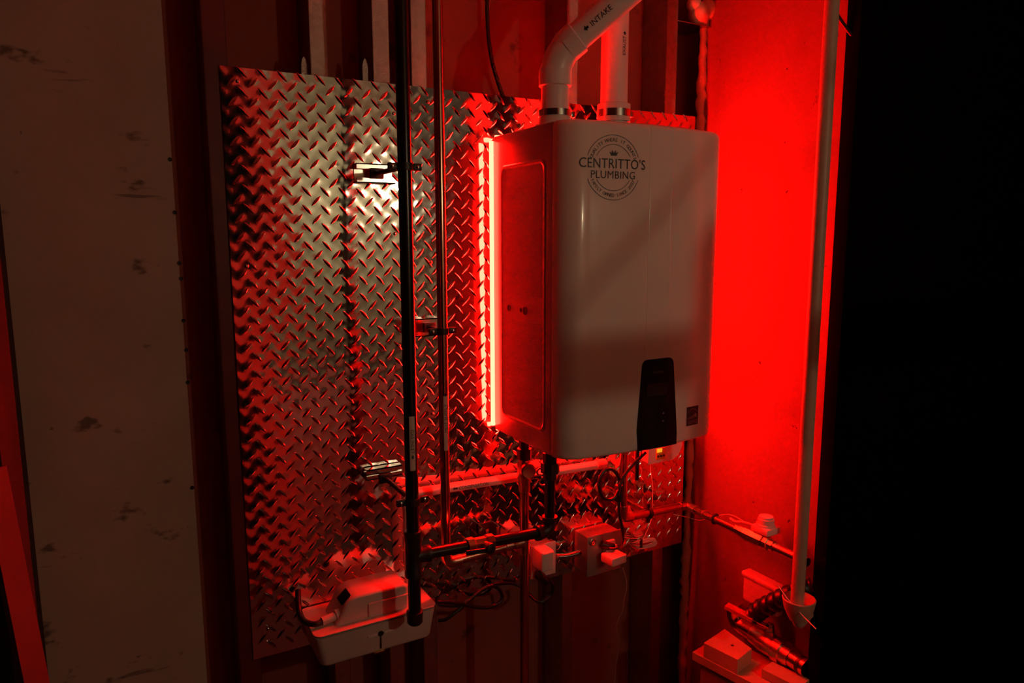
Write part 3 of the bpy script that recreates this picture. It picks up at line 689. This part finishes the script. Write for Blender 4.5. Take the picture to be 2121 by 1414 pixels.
strut('steel strut bracket clamping the black gas pipe just above its tee', GX, at(860, 1036, 1, GY).z, (GX, GY), GR, Hs=0.024, dz=0.012)
strut('steel strut bracket clamping the copper supply riser at mid height', HXR-0.004, at(920, 685, 1, HY).z, (HXR, HY), CR)
bs = thing('strut_bracket', 'bare strut end on the plate behind the brass gas valve', 'pipe bracket', (0, 0, 0))
bp = at(1012, 1115, 1, YP-0.02); bt = at(1012, 1087, 1, YP-0.02).z
part('channel', MB().box((bp.x-0.021, YP-0.042, bp.z-0.04), (bp.x-0.019, YP-0.0015, bt)).box((bp.x+0.019, YP-0.042, bp.z-0.04), (bp.x+0.021, YP-0.0015, bt)).box((bp.x-0.021, YP-0.004, bp.z-0.04), (bp.x+0.021, YP-0.0015, bt))
     .box((bp.x-0.021, YP-0.042, bp.z-0.04), (bp.x-0.011, YP-0.040, bt)).box((bp.x+0.011, YP-0.042, bp.z-0.04), (bp.x+0.021, YP-0.040, bt)), M_ZINC, bs)

# ------------------------------------------------------------------ condensate pump
PYF = 0.190
f0 = at(660, 1386, 1, PYF); f1 = at(904, 1318, 1, PYF)
px0, px1 = at(655, 1350, 1, PYF).x, at(905, 1290, 1, PYF).x
zb, ztp = at(780, 1360, 1, PYF).z, at(780, 1293, 1, PYF).z
zb = min(f0.z, f1.z)
pump = thing('condensate_pump', 'pale plastic condensate pump with raised motor hood, mounted low on the tread plate', 'pump', ((px0+px1)/2, 0.26, zb))
PYB = YP-0.004
def taper_box(x0, x1, y0, y1, z0, z1, tx, r=0.016, ty=0.004):
    def rect(a, b, c, d, r):
        o = []
        for cx, cy, a0 in ((b-r, d-r, 0), (a+r, d-r, 90), (a+r, c+r, 180), (b-r, c+r, 270)):
            for k in range(6):
                t = math.radians(a0 + 18*k); o.append((cx + r*math.cos(t), cy + r*math.sin(t)))
        return o
    rows = []
    for z, ix, iy in ((z0, tx+0.006, ty+0.006), (z0+0.003, tx+0.002, ty+0.002), (z0+0.008, tx, ty), (z1, 0, 0)):
        rr = rect(x0+ix, x1-ix, y0+iy, y1-min(iy, 0.002), r); rows.append([(a, b, z) for a, b in rr] + [(rr[0][0], rr[0][1], z)])
    m = MB().grid(rows); n = len(rows[0])
    m.f += [tuple(range(n-2, -1, -1)), tuple((len(rows)-1)*n + i for i in range(n-1))]
    return m
tank = part('tank', taper_box(px0, px1, PYF, PYB, zb, ztp, 0.010), M_PUMP, pump)
lidm = taper_box(px0-0.002, px1+0.002, PYF-0.002, PYB, ztp, ztp+0.007, 0.001, 0.017, 0.001)
lid = part('lid', lidm, M_PUMP, pump)
hx0 = at(693, 1290, 1, PYF+0.025).x; hx1 = at(846, 1250, 1, PYF+0.025).x; hz0 = ztp+0.006; hz1 = at(800, 1217, 1, PYF+0.025).z
hp_ = [(hx0, hz0), (hx1, hz0), (hx1, hz1-0.012), (hx1-0.004, hz1-0.004), (hx1-0.012, hz1)]
wx = hx0+0.052
for k in range(7):
    t = k/6; a = Vector((wx, hz1)); c = Vector((hx0+0.028, hz1-0.002)); b = Vector((hx0+0.016, hz1-0.034))
    q_ = a*(1-t)**2 + c*2*t*(1-t) + b*t*t; hp_.append((q_.x, q_.y))
bm = bmesh.new(); vs0 = [bm.verts.new((u, PYF+0.022, v)) for u, v in hp_]; fc = bm.faces.new(vs0)
ex = bmesh.ops.extrude_face_region(bm, geom=[fc]); bmesh.ops.translate(bm, vec=(0, 0.085, 0), verts=[g for g in ex['geom'] if isinstance(g, bmesh.types.BMVert)])
bmesh.ops.recalc_face_normals(bm, faces=bm.faces[:])
bmesh.ops.bevel(bm, geom=[e_ for e_ in bm.edges if abs(e_.verts[0].co.y - e_.verts[1].co.y) < 1e-5 and e_.verts[0].co.z + e_.verts[1].co.z > 2*hz0+0.002], offset=0.007, segments=3, profile=0.5, affect='EDGES')
me = bpy.data.meshes.new('motor_hood'); bm.to_mesh(me); bm.free(); me.shade_smooth(); me.set_sharp_from_angle(angle=math.radians(40))
hood = part('motor_hood', me, M_PUMP, pump)
# window on the hood's shoulder
sh0 = Vector((hx0+0.020, 0, hz1-0.026)); sh1 = Vector((hx0+0.046, 0, hz1-0.003)); sd = (sh1-sh0).normalized(); sn = Vector((-sd.z, 0, sd.x))
wc = (sh0+sh1)/2 + sn*0.002 + Vector((0, PYF+0.052, 0))
rotw = Matrix(((sd.x, 0, sn.x), (0, 1, 0), (sd.z, 0, sn.z)))
wn = part('switch_window', MB().rbox(wc + sn*0.004, (0.028, 0.036, 0.004), 0.0018, 2, rotw), M_BLKGLOSS, hood)
part('indicator', MB().rbox(wc + sn*0.0068 + Vector((0.002, -0.012, -0.001)) - sd*0.006, (0.006, 0.010, 0.0016), 0.0005, 1, rotw), M_LENSD, wn)
zr = hz0 + (hz1-hz0)*0.50
part('hood_ridge', MB().rbox(((at(765, 1262, 1, PYF+0.02).x + hx1)/2, PYF+0.021, zr+0.004), (hx1 - at(765, 1262, 1, PYF+0.02).x + 0.004, 0.006, 0.0045), 0.002)
     .rbox((at(765, 1262, 1, PYF+0.02).x, PYF+0.0205, zr-0.010), (0.0045, 0.006, 0.030), 0.002), M_PUMP, hood)
# outlet barb, check valve and tube
ox = at(690, 1270, 1, PYF+0.05)
ob_ = part('outlet', MB().lathe((hx0+0.018, PYF+0.045, hz0+0.014), (-1, -0.15, -0.05), [(0, 0.013), (0.012, 0.0130), (0.012, 0.0095), (0.042, 0.0090), (0.042, 0.006)], 18), M_PUMP, pump)
od = Vector((-1, -0.15, -0.05)).normalized(); op = Vector((hx0+0.018, PYF+0.045, hz0+0.014)) + od*0.04
part('outlet_hose', MB().tube(smooth_path([op, op+od*0.018, op+Vector((-0.034, 0.022, 0.000)), op+Vector((-0.036, 0.055, 0.010)), op+Vector((-0.030, 0.085, 0.040))], 5), 0.0062, 12), M_RUBBER, pump)
# latch cross moulded into the tank front
lx = at(789, 1312, 1, PYF); 
part('latch', MB().rbox((lx.x-0.018, PYF+0.002, lx.z), (0.022, 0.006, 0.005), 0.001).rbox((lx.x+0.018, PYF+0.002, lx.z+0.001), (0.022, 0.006, 0.005), 0.001), M_WHITE, tank)
part('latch_slot', MB().rbox((lx.x, PYF+0.0025, lx.z-0.018), (0.003, 0.005, 0.034), 0.001).lathe((lx.x, PYF+0.004, lx.z), (0, -1, 0), [(0, 0.006), (0.004, 0.006)], 12), M_RUBBERM, tank)
part('foot_tab', MB().rbox((lx.x-0.004, PYF+0.004, zb+0.003), (0.024, 0.008, 0.004), 0.001), M_BRASS, tank)
# power cord of the pump: doubled and looped in front of the plate
pc = [(904, 1246, .25), (930, 1246, .26), (955, 1250, .27), (985, 1257, .28), (1015, 1257, .29), (1038, 1244, .295), (1038, 1226, .30), (1022, 1213, .30), (1000, 1220, .295), (975, 1240, .285), (950, 1262, .28), (925, 1281, .28), (908, 1285, .29)]
cd_ = part('power_cord', MB().tube(smooth_path([at(a, b, 1, c) for a, b, c in pc], 6), 0.0045, 10), M_RUBBER, pump)
pc2 = [(908, 1252, .27), (955, 1253, .275), (985, 1232, .29), (1010, 1214, .30), (1040, 1208, .31), (1075, 1212, .315), (1115, 1246, .26), (1140, 1232, .26), (1146, 1214, .255), (1133, 1197, .25), (1120, 1192, .25)]
part('power_cord', MB().tube(smooth_path([at(a, b, 1, c) for a, b, c in pc2], 6), 0.0042, 10), M_RUBBER, pump)

# ------------------------------------------------------------------ electrics under the heater
jb = thing('junction_box', 'steel outlet box fixed at the plate edge with flexible conduit', 'electrical box', (at(1245, 1150, 1, 0.3).x, YP, -0.4))
ja = at(1216, 1113, 1, 0.262); jc = at(1283, 1098, 1, 0.262); jbz = at(1245, 1183, 1, 0.262).z
part('box_body', MB().rbox(((ja.x+jc.x)/2, 0.292, (ja.z+jbz)/2), (jc.x-ja.x, 0.062, ja.z-jbz), 0.005), M_BOXM, jb)
jf = part('cover_plate', MB().rbox(((ja.x+jc.x)/2, 0.2585, (ja.z+jbz)/2), (jc.x-ja.x+0.006, 0.005, ja.z-jbz+0.006), 0.0022), M_BOXM, jb)
part('cover_ear', MB().lathe((ja.x+0.012, 0.256, ja.z-0.012), (0, -1, 0), [(0, 0.010), (0.004, 0.010), (0.006, 0.006), (0.0055, 0.003)], 14), M_ZINC, jf)
part('receptacle', MB().rbox(((ja.x+jc.x)/2+0.012, 0.252, (ja.z+jbz)/2), (0.036, 0.010, 0.072), 0.004), M_WHITE, jf)
fl = [at(1148, 1152, 1, 0.29), at(1170, 1152, 1, 0.29), at(1195, 1146, 1, 0.292), at(1218, 1138, 1, 0.292)]
pth = smooth_path(fl, 16); part('flex_conduit', MB().tube(pth, [0.0085 if k % 2 else 0.0068 for k in range(len(pth))], 12), M_ZINC, jb)
part('conduit_connector', MB().lathe(fl[-1] + Vector((-0.012, 0, 0.002)), (1, 0, 0.1), [(0, 0.010), (0.010, 0.0115), (0.022, 0.0115)], 14), M_ZINC, jb)
ob2 = thing('outlet_box', 'small outlet box behind the copper pipe with a white adapter plugged in', 'electrical box', (at(1118, 1140, 1, 0.3).x, YP, -0.36))
oc = at(1119, 1150, 1, 0.285)
part('box_body', MB().rbox((oc.x, 0.298, oc.z-0.006), (0.066, 0.050, 0.080), 0.004), M_BOXM, ob2)
part('cover_plate', MB().rbox((oc.x, 0.2705, oc.z-0.006), (0.074, 0.005, 0.088), 0.003), M_WHITE, ob2)
ad = at(1131, 1162, 1, 0.222)
ad1 = thing('power_adapter', 'upright white plug-in adapter beside the copper pipe', 'power adapter', (ad.x, 0.245, ad.z-0.03))
part('case', MB().rbox((ad.x+0.004, 0.243, ad.z), (0.036, 0.050, 0.052), 0.005, 3), M_WHITE, ad1)
part('case_seam', MB().rbox((ad.x+0.004, 0.2175, ad.z+0.021), (0.030, 0.002, 0.0012), 0.0004), M_BOXM, ad1)
pg = at(1120, 1197, 1, 0.250)
part('plug', MB().tube([pg + Vector((-0.002, 0.012, 0.008)), pg + Vector((0.004, 0, 0)), pg + Vector((0.018, -0.004, -0.016))], [0.012, 0.012, 0.006], 12), M_RUBBER, ad1)
ad = at(1280, 1162, 1, 0.20)
ad2 = thing('power_adapter', 'flat white adapter hanging under the junction box with thin wire', 'power adapter', (ad.x, 0.21, ad.z-0.02))
part('case', MB().rbox((ad.x+0.003, 0.222, ad.z), (0.052, 0.046, 0.024), 0.004, 3, Matrix.Rotation(0.10, 3, 'Z')), M_WHITE, ad2)
part('plug_face', MB().rbox((ad.x+0.010, 0.250, ad.z+0.012), (0.036, 0.022, 0.026), 0.003), M_WHITE, ad2)
tw = [(1290, 1176, .215), (1296, 1196, .218), (1298, 1215, .22), (1292, 1245, .225), (1290, 1262, .23), (1280, 1285, .24), (1277, 1300, .245), (1282, 1330, .25), (1276, 1380, .255), (1270, 1440, .26)]
part('thin_wire', MB().tube(smooth_path([at(a, b, 1, c) for a, b, c in tw], 6), 0.0011, 6), M_WIRE, ad2)
# heater's black power cord, coiled and tied
hc = [(1338, 936, .14), (1318, 955, .15), (1296, 980, .155), (1284, 1003, .155), (1280, 1025, .155)]
lp = []
for k in range(44):
    a = math.radians(20 + k*26); lp.append((1261 + 21*math.cos(a) + 0.06*k, 1003 + 32*math.sin(a)*1.0, .155 + 0.0005*k))
hc = hc + lp + [(1281, 1020, .175), (1282, 1060, .172), (1288, 1090, .175), (1290, 1115, .19), (1284, 1130, .215), (1270, 1136, .225), (1258, 1132, .24)]
cord = thing('coiled_cord', 'black power cord coiled and tied below the heater, plugged into the junction box', 'power cord', at(1261, 1040, 1, 0.18))
part('cord', MB().tube(smooth_path([at(a, b, 1, c) for a, b, c in hc], 3), 0.0040, 8), M_RUBBER, cord)
tp = at(1282, 1022, 1, 0.168)
part('cord_tie', MB().tube([tp + Vector((0, 0, 0.022)), tp + Vector((0, 0, -0.018))], [0.010, 0.011], 12), M_RUBBERM, cord)
pg = at(1256, 1131, 1, 0.243)
part('plug', MB().tube([pg + Vector((-0.010, 0.006, 0.006)), pg + Vector((0.006, -0.002, 0)), pg + Vector((0.022, -0.008, 0.0))], [0.011, 0.011, 0.006], 12), M_RUBBER, cord)
p = at(1320, 945, 1, 0.16); p2 = at(1320, 993, 1, 0.16)
single('drain_stub', MB().tube([(p.x, 0.16, -0.004), (p.x, 0.16, p2.z)], 0.0052, 12), M_RUBBER, 'short black drain tube hanging straight down from the heater underside', 'tube')
# small white wall module with amber indicator
ma = at(1342, 962, 1, 0.298); mb_ = at(1412, 946, 1, 0.298)
md = thing('wall_module', 'white wall module with amber indicator and three round keys under the heater', 'control module', ((ma.x+mb_.x)/2, YP, ma.z))
poly = [(ma.x, ma.z+0.006), (ma.x+0.006, ma.z), (mb_.x-0.035, ma.z), (mb_.x-0.012, ma.z+0.012), (mb_.x, ma.z+0.036), (mb_.x, ma.z+0.115), (ma.x, ma.z+0.115)]
part('case', MB().prism(poly, lambda u, v, d: (u, d, v), 0.298, YP-0.003), M_WHITE, md)
la = at(1359, 938, 1, 0.297)
part('key_plate', MB().rbox((la.x+0.016, 0.2965, la.z-0.004), (0.034, 0.004, 0.034), 0.001), M_LENSD, md)
part('indicator', MB().rbox((la.x+0.009, 0.2935, la.z+0.007), (0.018, 0.003, 0.011), 0.001), M_LENS, md, label='glowing amber indicator')
for k in range(3):
    part('key', MB().lathe((la.x+0.006+0.010*k, 0.2945, la.z-0.010), (0, -1, 0), [(0, 0.0036), (0.0015, 0.0034)], 12), M_RUBBERM, md)
# thin clear LED leads and their tied bundle
ld = thing('led_lead', 'thin clear lead wire hanging from the module with a tied bundle', 'wire', at(1345, 1110, 1, 0.31))
part('lead', MB().tube(smooth_path([at(a, b, 1, .305) for a, b in ((1345, 950), (1349, 985), (1352, 1010), (1351, 1040), (1352, 1062), (1344, 1090), (1334, 1112), (1328, 1124))], 5), 0.0011, 6), M_WIRE, ld)
for k in range(4):
    b = [(1310+k, 1124), (1328, 1118+2*k), (1352+2*k, 1114+k*2), (1358, 1120+3*k), (1340, 1128+2*k), (1322, 1130+k*2), (1310, 1128)]
    part('bundle_loop', MB().tube(smooth_path([at(x, y, 1, .300+0.003*k) for x, y in b], 5), 0.0012, 6), M_WIRE, ld)
tp = at(1328, 1125, 1, 0.30); part('twist_tie', MB().tube([tp + Vector((0, 0, 0.012)), tp + Vector((0, 0, -0.012))], 0.004, 8), M_RUBBERM, ld)
ld2 = [at(1395, 1065, 1, 0.30), at(1420, 1070, 0, XW+0.01), at(1448, 1077, 0, XW+0.01), at(1470, 1072, 0, XW+0.02), at(1510, 1065, 0, XW+0.02), at(1545, 1082, 0, XW+0.02)]
single('sensor_wire', MB().tube(smooth_path(ld2, 6), 0.0011, 6), M_WIRE, 'thin pale sensor wire trailing along the feed pipe to the shut-off valve', 'wire')

# ------------------------------------------------------------------ hanging cables at the top
ac = [(1008, -60), (1009, 20), (1012, 80), (1020, 130), (1032, 172), (1044, 205), (1060, 240)]
pth = smooth_path([at(a, b, 1, YB-0.03) for a, b in ac], 26)
single('armoured_cable', MB().tube(pth, [0.0052 if k % 3 else 0.0044 for k in range(len(pth))], 10), M_IRONF, 'dark armoured cable hanging down behind the top edge of the tread plate', 'cable')
bc = [(1712, -60), (1722, 0), (1732, 26), (1744, 46), (1756, 62), (1767, 76)]
single('loose_cable', MB().tube(smooth_path([at(a, b, 0, 0.61 + 0.008*i) for i, (a, b) in enumerate(bc)], 8), 0.0040, 10), M_RUBBER, 'loose black cable crossing the top of the slim drain pipe', 'cable')

# ------------------------------------------------------------------ right-hand drain pipe and main water valve
VX = 0.562
v0 = at(1683, 700, 0, VX); vb0 = at(1640, 1243, 0, VX)
single('drain_pipe', MB().tube([(VX, v0.y, vb0.z), (VX, v0.y, ZC)], 0.0152, 24), M_GPIPE, 'slim upright plastic drain pipe standing in front of the bright wall', 'drain pipe')
# receiving box under it
rb = thing('drain_receiver', 'shallow drain receiver with open funnel below the slim drain pipe', 'drain box', (0.60, -0.09, vb0.z-0.075))
part('funnel', MB().lathe((VX+0.006, v0.y, vb0.z-0.012), (0, 0, 1), [(-0.03, 0.020), (0.0, 0.034), (0.022, 0.038), (0.024, 0.036), (0.004, 0.031), (-0.026, 0.018)], 24), M_GPIPE, rb)
part('tailpipe', MB().tube([(VX+0.006, v0.y, vb0.z-0.030)] + bend((VX+0.006, v0.y, vb0.z), (VX+0.006, v0.y, vb0.z-0.055), (0.69, v0.y+0.05, vb0.z-0.065), 0.018, 6) + [(0.697, v0.y+0.05, vb0.z-0.065)], 0.0135, 16), M_GPIPE, rb)

single('hook_wire', MB().tube([at(1612, 1212, 0, 0.545), at(1628, 1236, 0, 0.545), at(1640, 1250, 0, 0.545), at(1664, 1276, 0, 0.54), at(1690, 1302, 0, 0.53)], 0.0013, 6), M_WIRE, 'bright stiff wire slanting across the drain receiver', 'wire')
# main water line
ZM = -0.597
a0 = Vector((0.662, 0.112, ZM)); a1 = Vector((0.652, -0.128, ZM)); md_ = (a1-a0).normalized(); a2 = a1
mw = thing('main_water_line', 'thick main water pipe with elbow and long-lever ball valve beside the wall', 'water pipe', (a0.x, a0.y, ZM))
MR = 0.0225
back = Vector((0.06, 0.05, 0.03))
part('elbow', MB().tube([a0 + Vector((-0.006, 0.006, 0.062))] + bend(a0 + Vector((-0.006, 0.006, 0.08)), a0 + Vector((0, 0.004, 0)), a0 + md_*0.05, 0.036, 10), MR*1.05, 20), M_COPPER, mw)
part('pipe', MB().tube([a0 + md_*0.03, a2], MR, 20), M_COPPER, mw)
vcn = a0 + md_*0.118
vbm = part('valve_body', MB().lathe(vcn - md_*0.055, md_, [(0, MR), (0, 0.0255), (0.018, 0.0265), (0.030, 0.0295), (0.060, 0.0295), (0.075, 0.0265), (0.080, 0.032), (0.104, 0.032), (0.106, 0.026), (0.130, 0.0255), (0.130, MR)], 20), M_SOLDER, mw)
part('pipe_collar', MB().lathe(vcn + md_*0.100, md_, [(0, MR), (0, 0.0235), (0.010, 0.0235), (0.010, MR)], 20), M_IRONF, mw)
sp = vcn + Vector((0, 0, 0.030))
part('stem', MB().lathe(sp - Vector((0, 0, 0.006)), (0, 0, 1), [(0, 0.013), (0.014, 0.013), (0.014, 0.010), (0.026, 0.010), (0.026, 0.0085), (0.034, 0.0085), (0.035, 0.004)], 6), M_ZINC, vbm, angle=20)
lv0 = sp + Vector((0, 0, 0.018)); ltip = vcn + Vector((-0.060, 0.098, 0.078)); lmid = vcn + Vector((-0.034, 0.026, 0.066))
dl = (ltip-lmid).normalized(); nl = dl.cross(Vector((0, 0, 1))).normalized()
def strip(a, b, n, w, t):
    up = (b-a).cross(n).normalized()
    return [a+n*w-up*t, a-n*w-up*t, a-n*w+up*t, a+n*w+up*t, b+n*w-up*t, b-n*w-up*t, b-n*w+up*t, b+n*w+up*t]
BF = [(0, 3, 2, 1), (4, 5, 6, 7), (0, 1, 5, 4), (1, 2, 6, 5), (2, 3, 7, 6), (3, 0, 4, 7)]
part('lever', MB().add(strip(lmid, ltip, nl, 0.012, 0.0045), BF), M_LEVER, vbm)
part('lever_shank', MB().add(strip(lv0, lmid, nl, 0.008, 0.0015), BF), M_ZINC, vbm)
# taped black hose elbow behind the valve
hs = [at(1562, 1274, 0, 0.636), at(1574, 1262, 0, 0.636), at(1598, 1250, 0, 0.636), at(1626, 1237, 0, 0.638), at(1656, 1222, 0, 0.642), at(1684, 1214, 0, 0.662)]
pth = smooth_path(hs, 9); single('corrugated_hose', MB().tube(pth, [0.023 + 0.003*math.sin(k*1.3) for k in range(len(pth))], 14), M_RUBBER, 'fat black corrugated hose curving over the main water valve', 'hose')
# white enclosure behind it on the wall
eb_ = at(1572, 1232, 0, 0.655)
en = thing('meter_box', 'rounded pale enclosure fixed to the bright wall behind the valve', 'enclosure', (0.66, eb_.y, eb_.z-0.04))
part('case', MB().rbox((0.682, eb_.y+0.010, eb_.z-0.006), (0.032, 0.120, 0.085), 0.012, 3), M_WHITE, en)
part('lid', MB().rbox((0.680, eb_.y+0.010, eb_.z+0.030), (0.036, 0.126, 0.018), 0.008, 3), M_WHITE, en)
# wooden blocking
ZB = -0.600
c0, c1, c2, c3 = (at(x, y, 2, ZB) for x, y in ((1458, 1331), (1501, 1302), (1557, 1343), (1528, 1366)))
hgt = 0.040
wb = thing('wood_block', 'squared softwood block with a nail hole, resting on the packing boards', 'wood block', ((c0.x+c2.x)/2, (c0.y+c2.y)/2, ZB-hgt))
m = MB().prism([(c.x, c.y) for c in (c0, c1, c2, c3)], lambda u, v, d: (u, v, d), ZB-hgt, ZB)
part('block', m, M_WOOD, wb)
nh = at(1517, 1336, 2, ZB+0.0004); part('nail_hole', MB().lathe((nh.x, nh.y, ZB), (0, 0, 1), [(0, 0.004), (0.0005, 0.004)], 12), M_RUBBERM, wb)
Z2 = ZB-hgt-0.001
b0 = at(1434, 1350, 2, Z2); bx = (c3-c0).normalized(); by = Vector((0, 0, 1)).cross(bx)
def board(o, L, Wd, zt, th): 
    o = Vector((o.x, o.y, 0)); X = Vector((bx.x, bx.y, 0)).normalized(); Y = Vector((by.x, by.y, 0)).normalized()
    return MB().prism([((o)[0], (o)[1]), ((o+X*L)[0], (o+X*L)[1]), ((o+X*L+Y*Wd)[0], (o+X*L+Y*Wd)[1]), ((o+Y*Wd)[0], (o+Y*Wd)[1])], lambda u, v, d: (u, v, d), zt-th, zt)
single('packing_board', board(b0, 0.22, 0.13, Z2, 0.022), M_WOOD, 'thin packing board lying under the squared softwood block', 'wood board')
b1 = at(1578, 1385, 2, Z2+0.024)
single('packing_board', board(b1, 0.10, 0.05, Z2+0.024, 0.022), M_WOOD, 'short board lying across the packing under the main water valve', 'wood board')
ctr = b0 + Vector((bx.x, bx.y, 0))*0.17 + Vector((by.x, by.y, 0))*0.065
m = MB(); o = Vector((b0.x, b0.y, 0)) + Vector((bx.x, bx.y, 0))*0.02
single('timber_post', board(Vector((o.x, o.y, 0)) + Vector((by.x, by.y, 0))*0.012, 0.18, 0.106, Z2-0.0225, Z2-0.0225-ZF), M_WOODD, 'dark timber upright carrying the packing boards and the softwood block', 'timber post')
# batten leaning by the pier
q0 = at(-14, 985, 1, 0.06); q1 = at(72, 1414, 1, 0.02); dq = (q1-q0); q2 = q1 + dq*1.6
t_ = (ZF + 0.01 - q0.z)/dq.z; qb = q0 + dq*t_; qt = q0 - dq*0.03
xx = Vector((1, 0, 0)); nn = dq.cross(xx).normalized()
w_ = Vector((1, 1, 0)); pr = (w_ - dq*(w_.dot(dq)/dq.length_squared)).normalized(); nn = dq.cross(pr).normalized()
qv = []
for e_ in (qb, qt):
    qv += [e_ + pr*0.019 + nn*0.005, e_ - pr*0.019 + nn*0.005, e_ - pr*0.019 - nn*0.005, e_ + pr*0.019 - nn*0.005]
single('leaning_batten', MB().add(qv, [(0, 1, 2, 3), (7, 6, 5, 4), (0, 4, 5, 1), (1, 5, 6, 2), (2, 6, 7, 3), (3, 7, 4, 0)]), M_BATTEN, 'narrow dark wooden batten leaning against the concrete pier', 'batten')

# ------------------------------------------------------------------ wall lamp across the room (seen only as reflections)
lampo = thing('wall_lamp', 'warm bare-bulb wall lamp on the pale wall across the room', 'lamp', (LAMP_POS.x, -2.42, LAMP_POS.z))
part('backplate', MB().lathe((LAMP_POS.x, -2.42, LAMP_POS.z+0.10), (0, 1, 0), [(0, 0.05), (0.012, 0.05), (0.018, 0.03)], 20), M_ZINC, lampo)
part('arm', MB().tube(smooth_path([(LAMP_POS.x, -2.41, LAMP_POS.z+0.10), (LAMP_POS.x, -2.25, LAMP_POS.z+0.12), (LAMP_POS.x, -2.08, LAMP_POS.z+0.15), (LAMP_POS.x, -2.0, LAMP_POS.z+0.12)], 6), 0.008, 10), M_ZINC, lampo)
part('socket', MB().lathe((LAMP_POS.x, -2.0, LAMP_POS.z+0.125), (0, 0, -1), [(0, 0.018), (0.05, 0.02), (0.075, 0.02)], 16), M_ZINC, lampo)
part('bulb', MB().lathe((LAMP_POS.x, -2.0, LAMP_POS.z-0.03), (0, 0, 1), [(0, 0.001)] + [(0.03*(1-math.cos(t*math.pi/10)), 0.03*math.sin(t*math.pi/10)) for t in range(1, 9)] + [(0.066, 0.013)], 20), M_BULB, lampo, angle=80)
# cabinet under the lamp and an added, unseen rack that shades the heater front
cb = thing('base_cabinet', 'white base cabinet standing below the wall lamp across the room', 'cabinet', (0.435, -2.18, ZF))
part('carcass', MB().box((-0.055, -2.38, ZF), (0.925, -1.965, -0.285)), M_WHITE, cb)
for k in range(2): part('door', MB().rbox((0.192+0.484*k, -1.955, (ZF-0.285)/2+0.02), (0.474, 0.018, -0.285-ZF-0.10), 0.003), M_WHITE, cb)
part('worktop', MB().rbox((0.435, -2.165, -0.265), (0.975, 0.43, 0.036), 0.004), M_DARKBENCH, cb)
rk = thing('shadow_rack', 'added rack out of view, its wooden front rail shading the heater front', 'rack', (0.8, -1.0, ZF))
for x in (0.505, 1.20):
    for y in (-1.10, -0.96): part('upright', MB().rbox((x, y, (ZF+0.60)/2), (0.055, 0.03, 0.60-ZF), 0.003), M_ZINC, rk)
part('front_rail', MB().rbox((0.745, -0.968, 0.4445), (0.95, 0.036, 0.064), 0.003), M_WOODD, rk)
part('shelf', MB().rbox((0.745, -1.03, -0.60), (0.95, 0.17, 0.030), 0.003), M_WOODD, rk)
single('shadow_cable', MB().tube(smooth_path([(1.10, -1.0, ZC), (0.80, -1.0, 0.98), (0.55, -1.0, 0.745), (0.43, -1.0, 0.634), (0.31, -1.0, 0.525), (0.285, -1.0, 0.474)], 6), 0.0045, 8), M_RUBBER, 'added cable out of view, casting a thin slanting shadow on the heater front', 'cable')  # unseen cable added to throw the slanting shadow across the heater cover
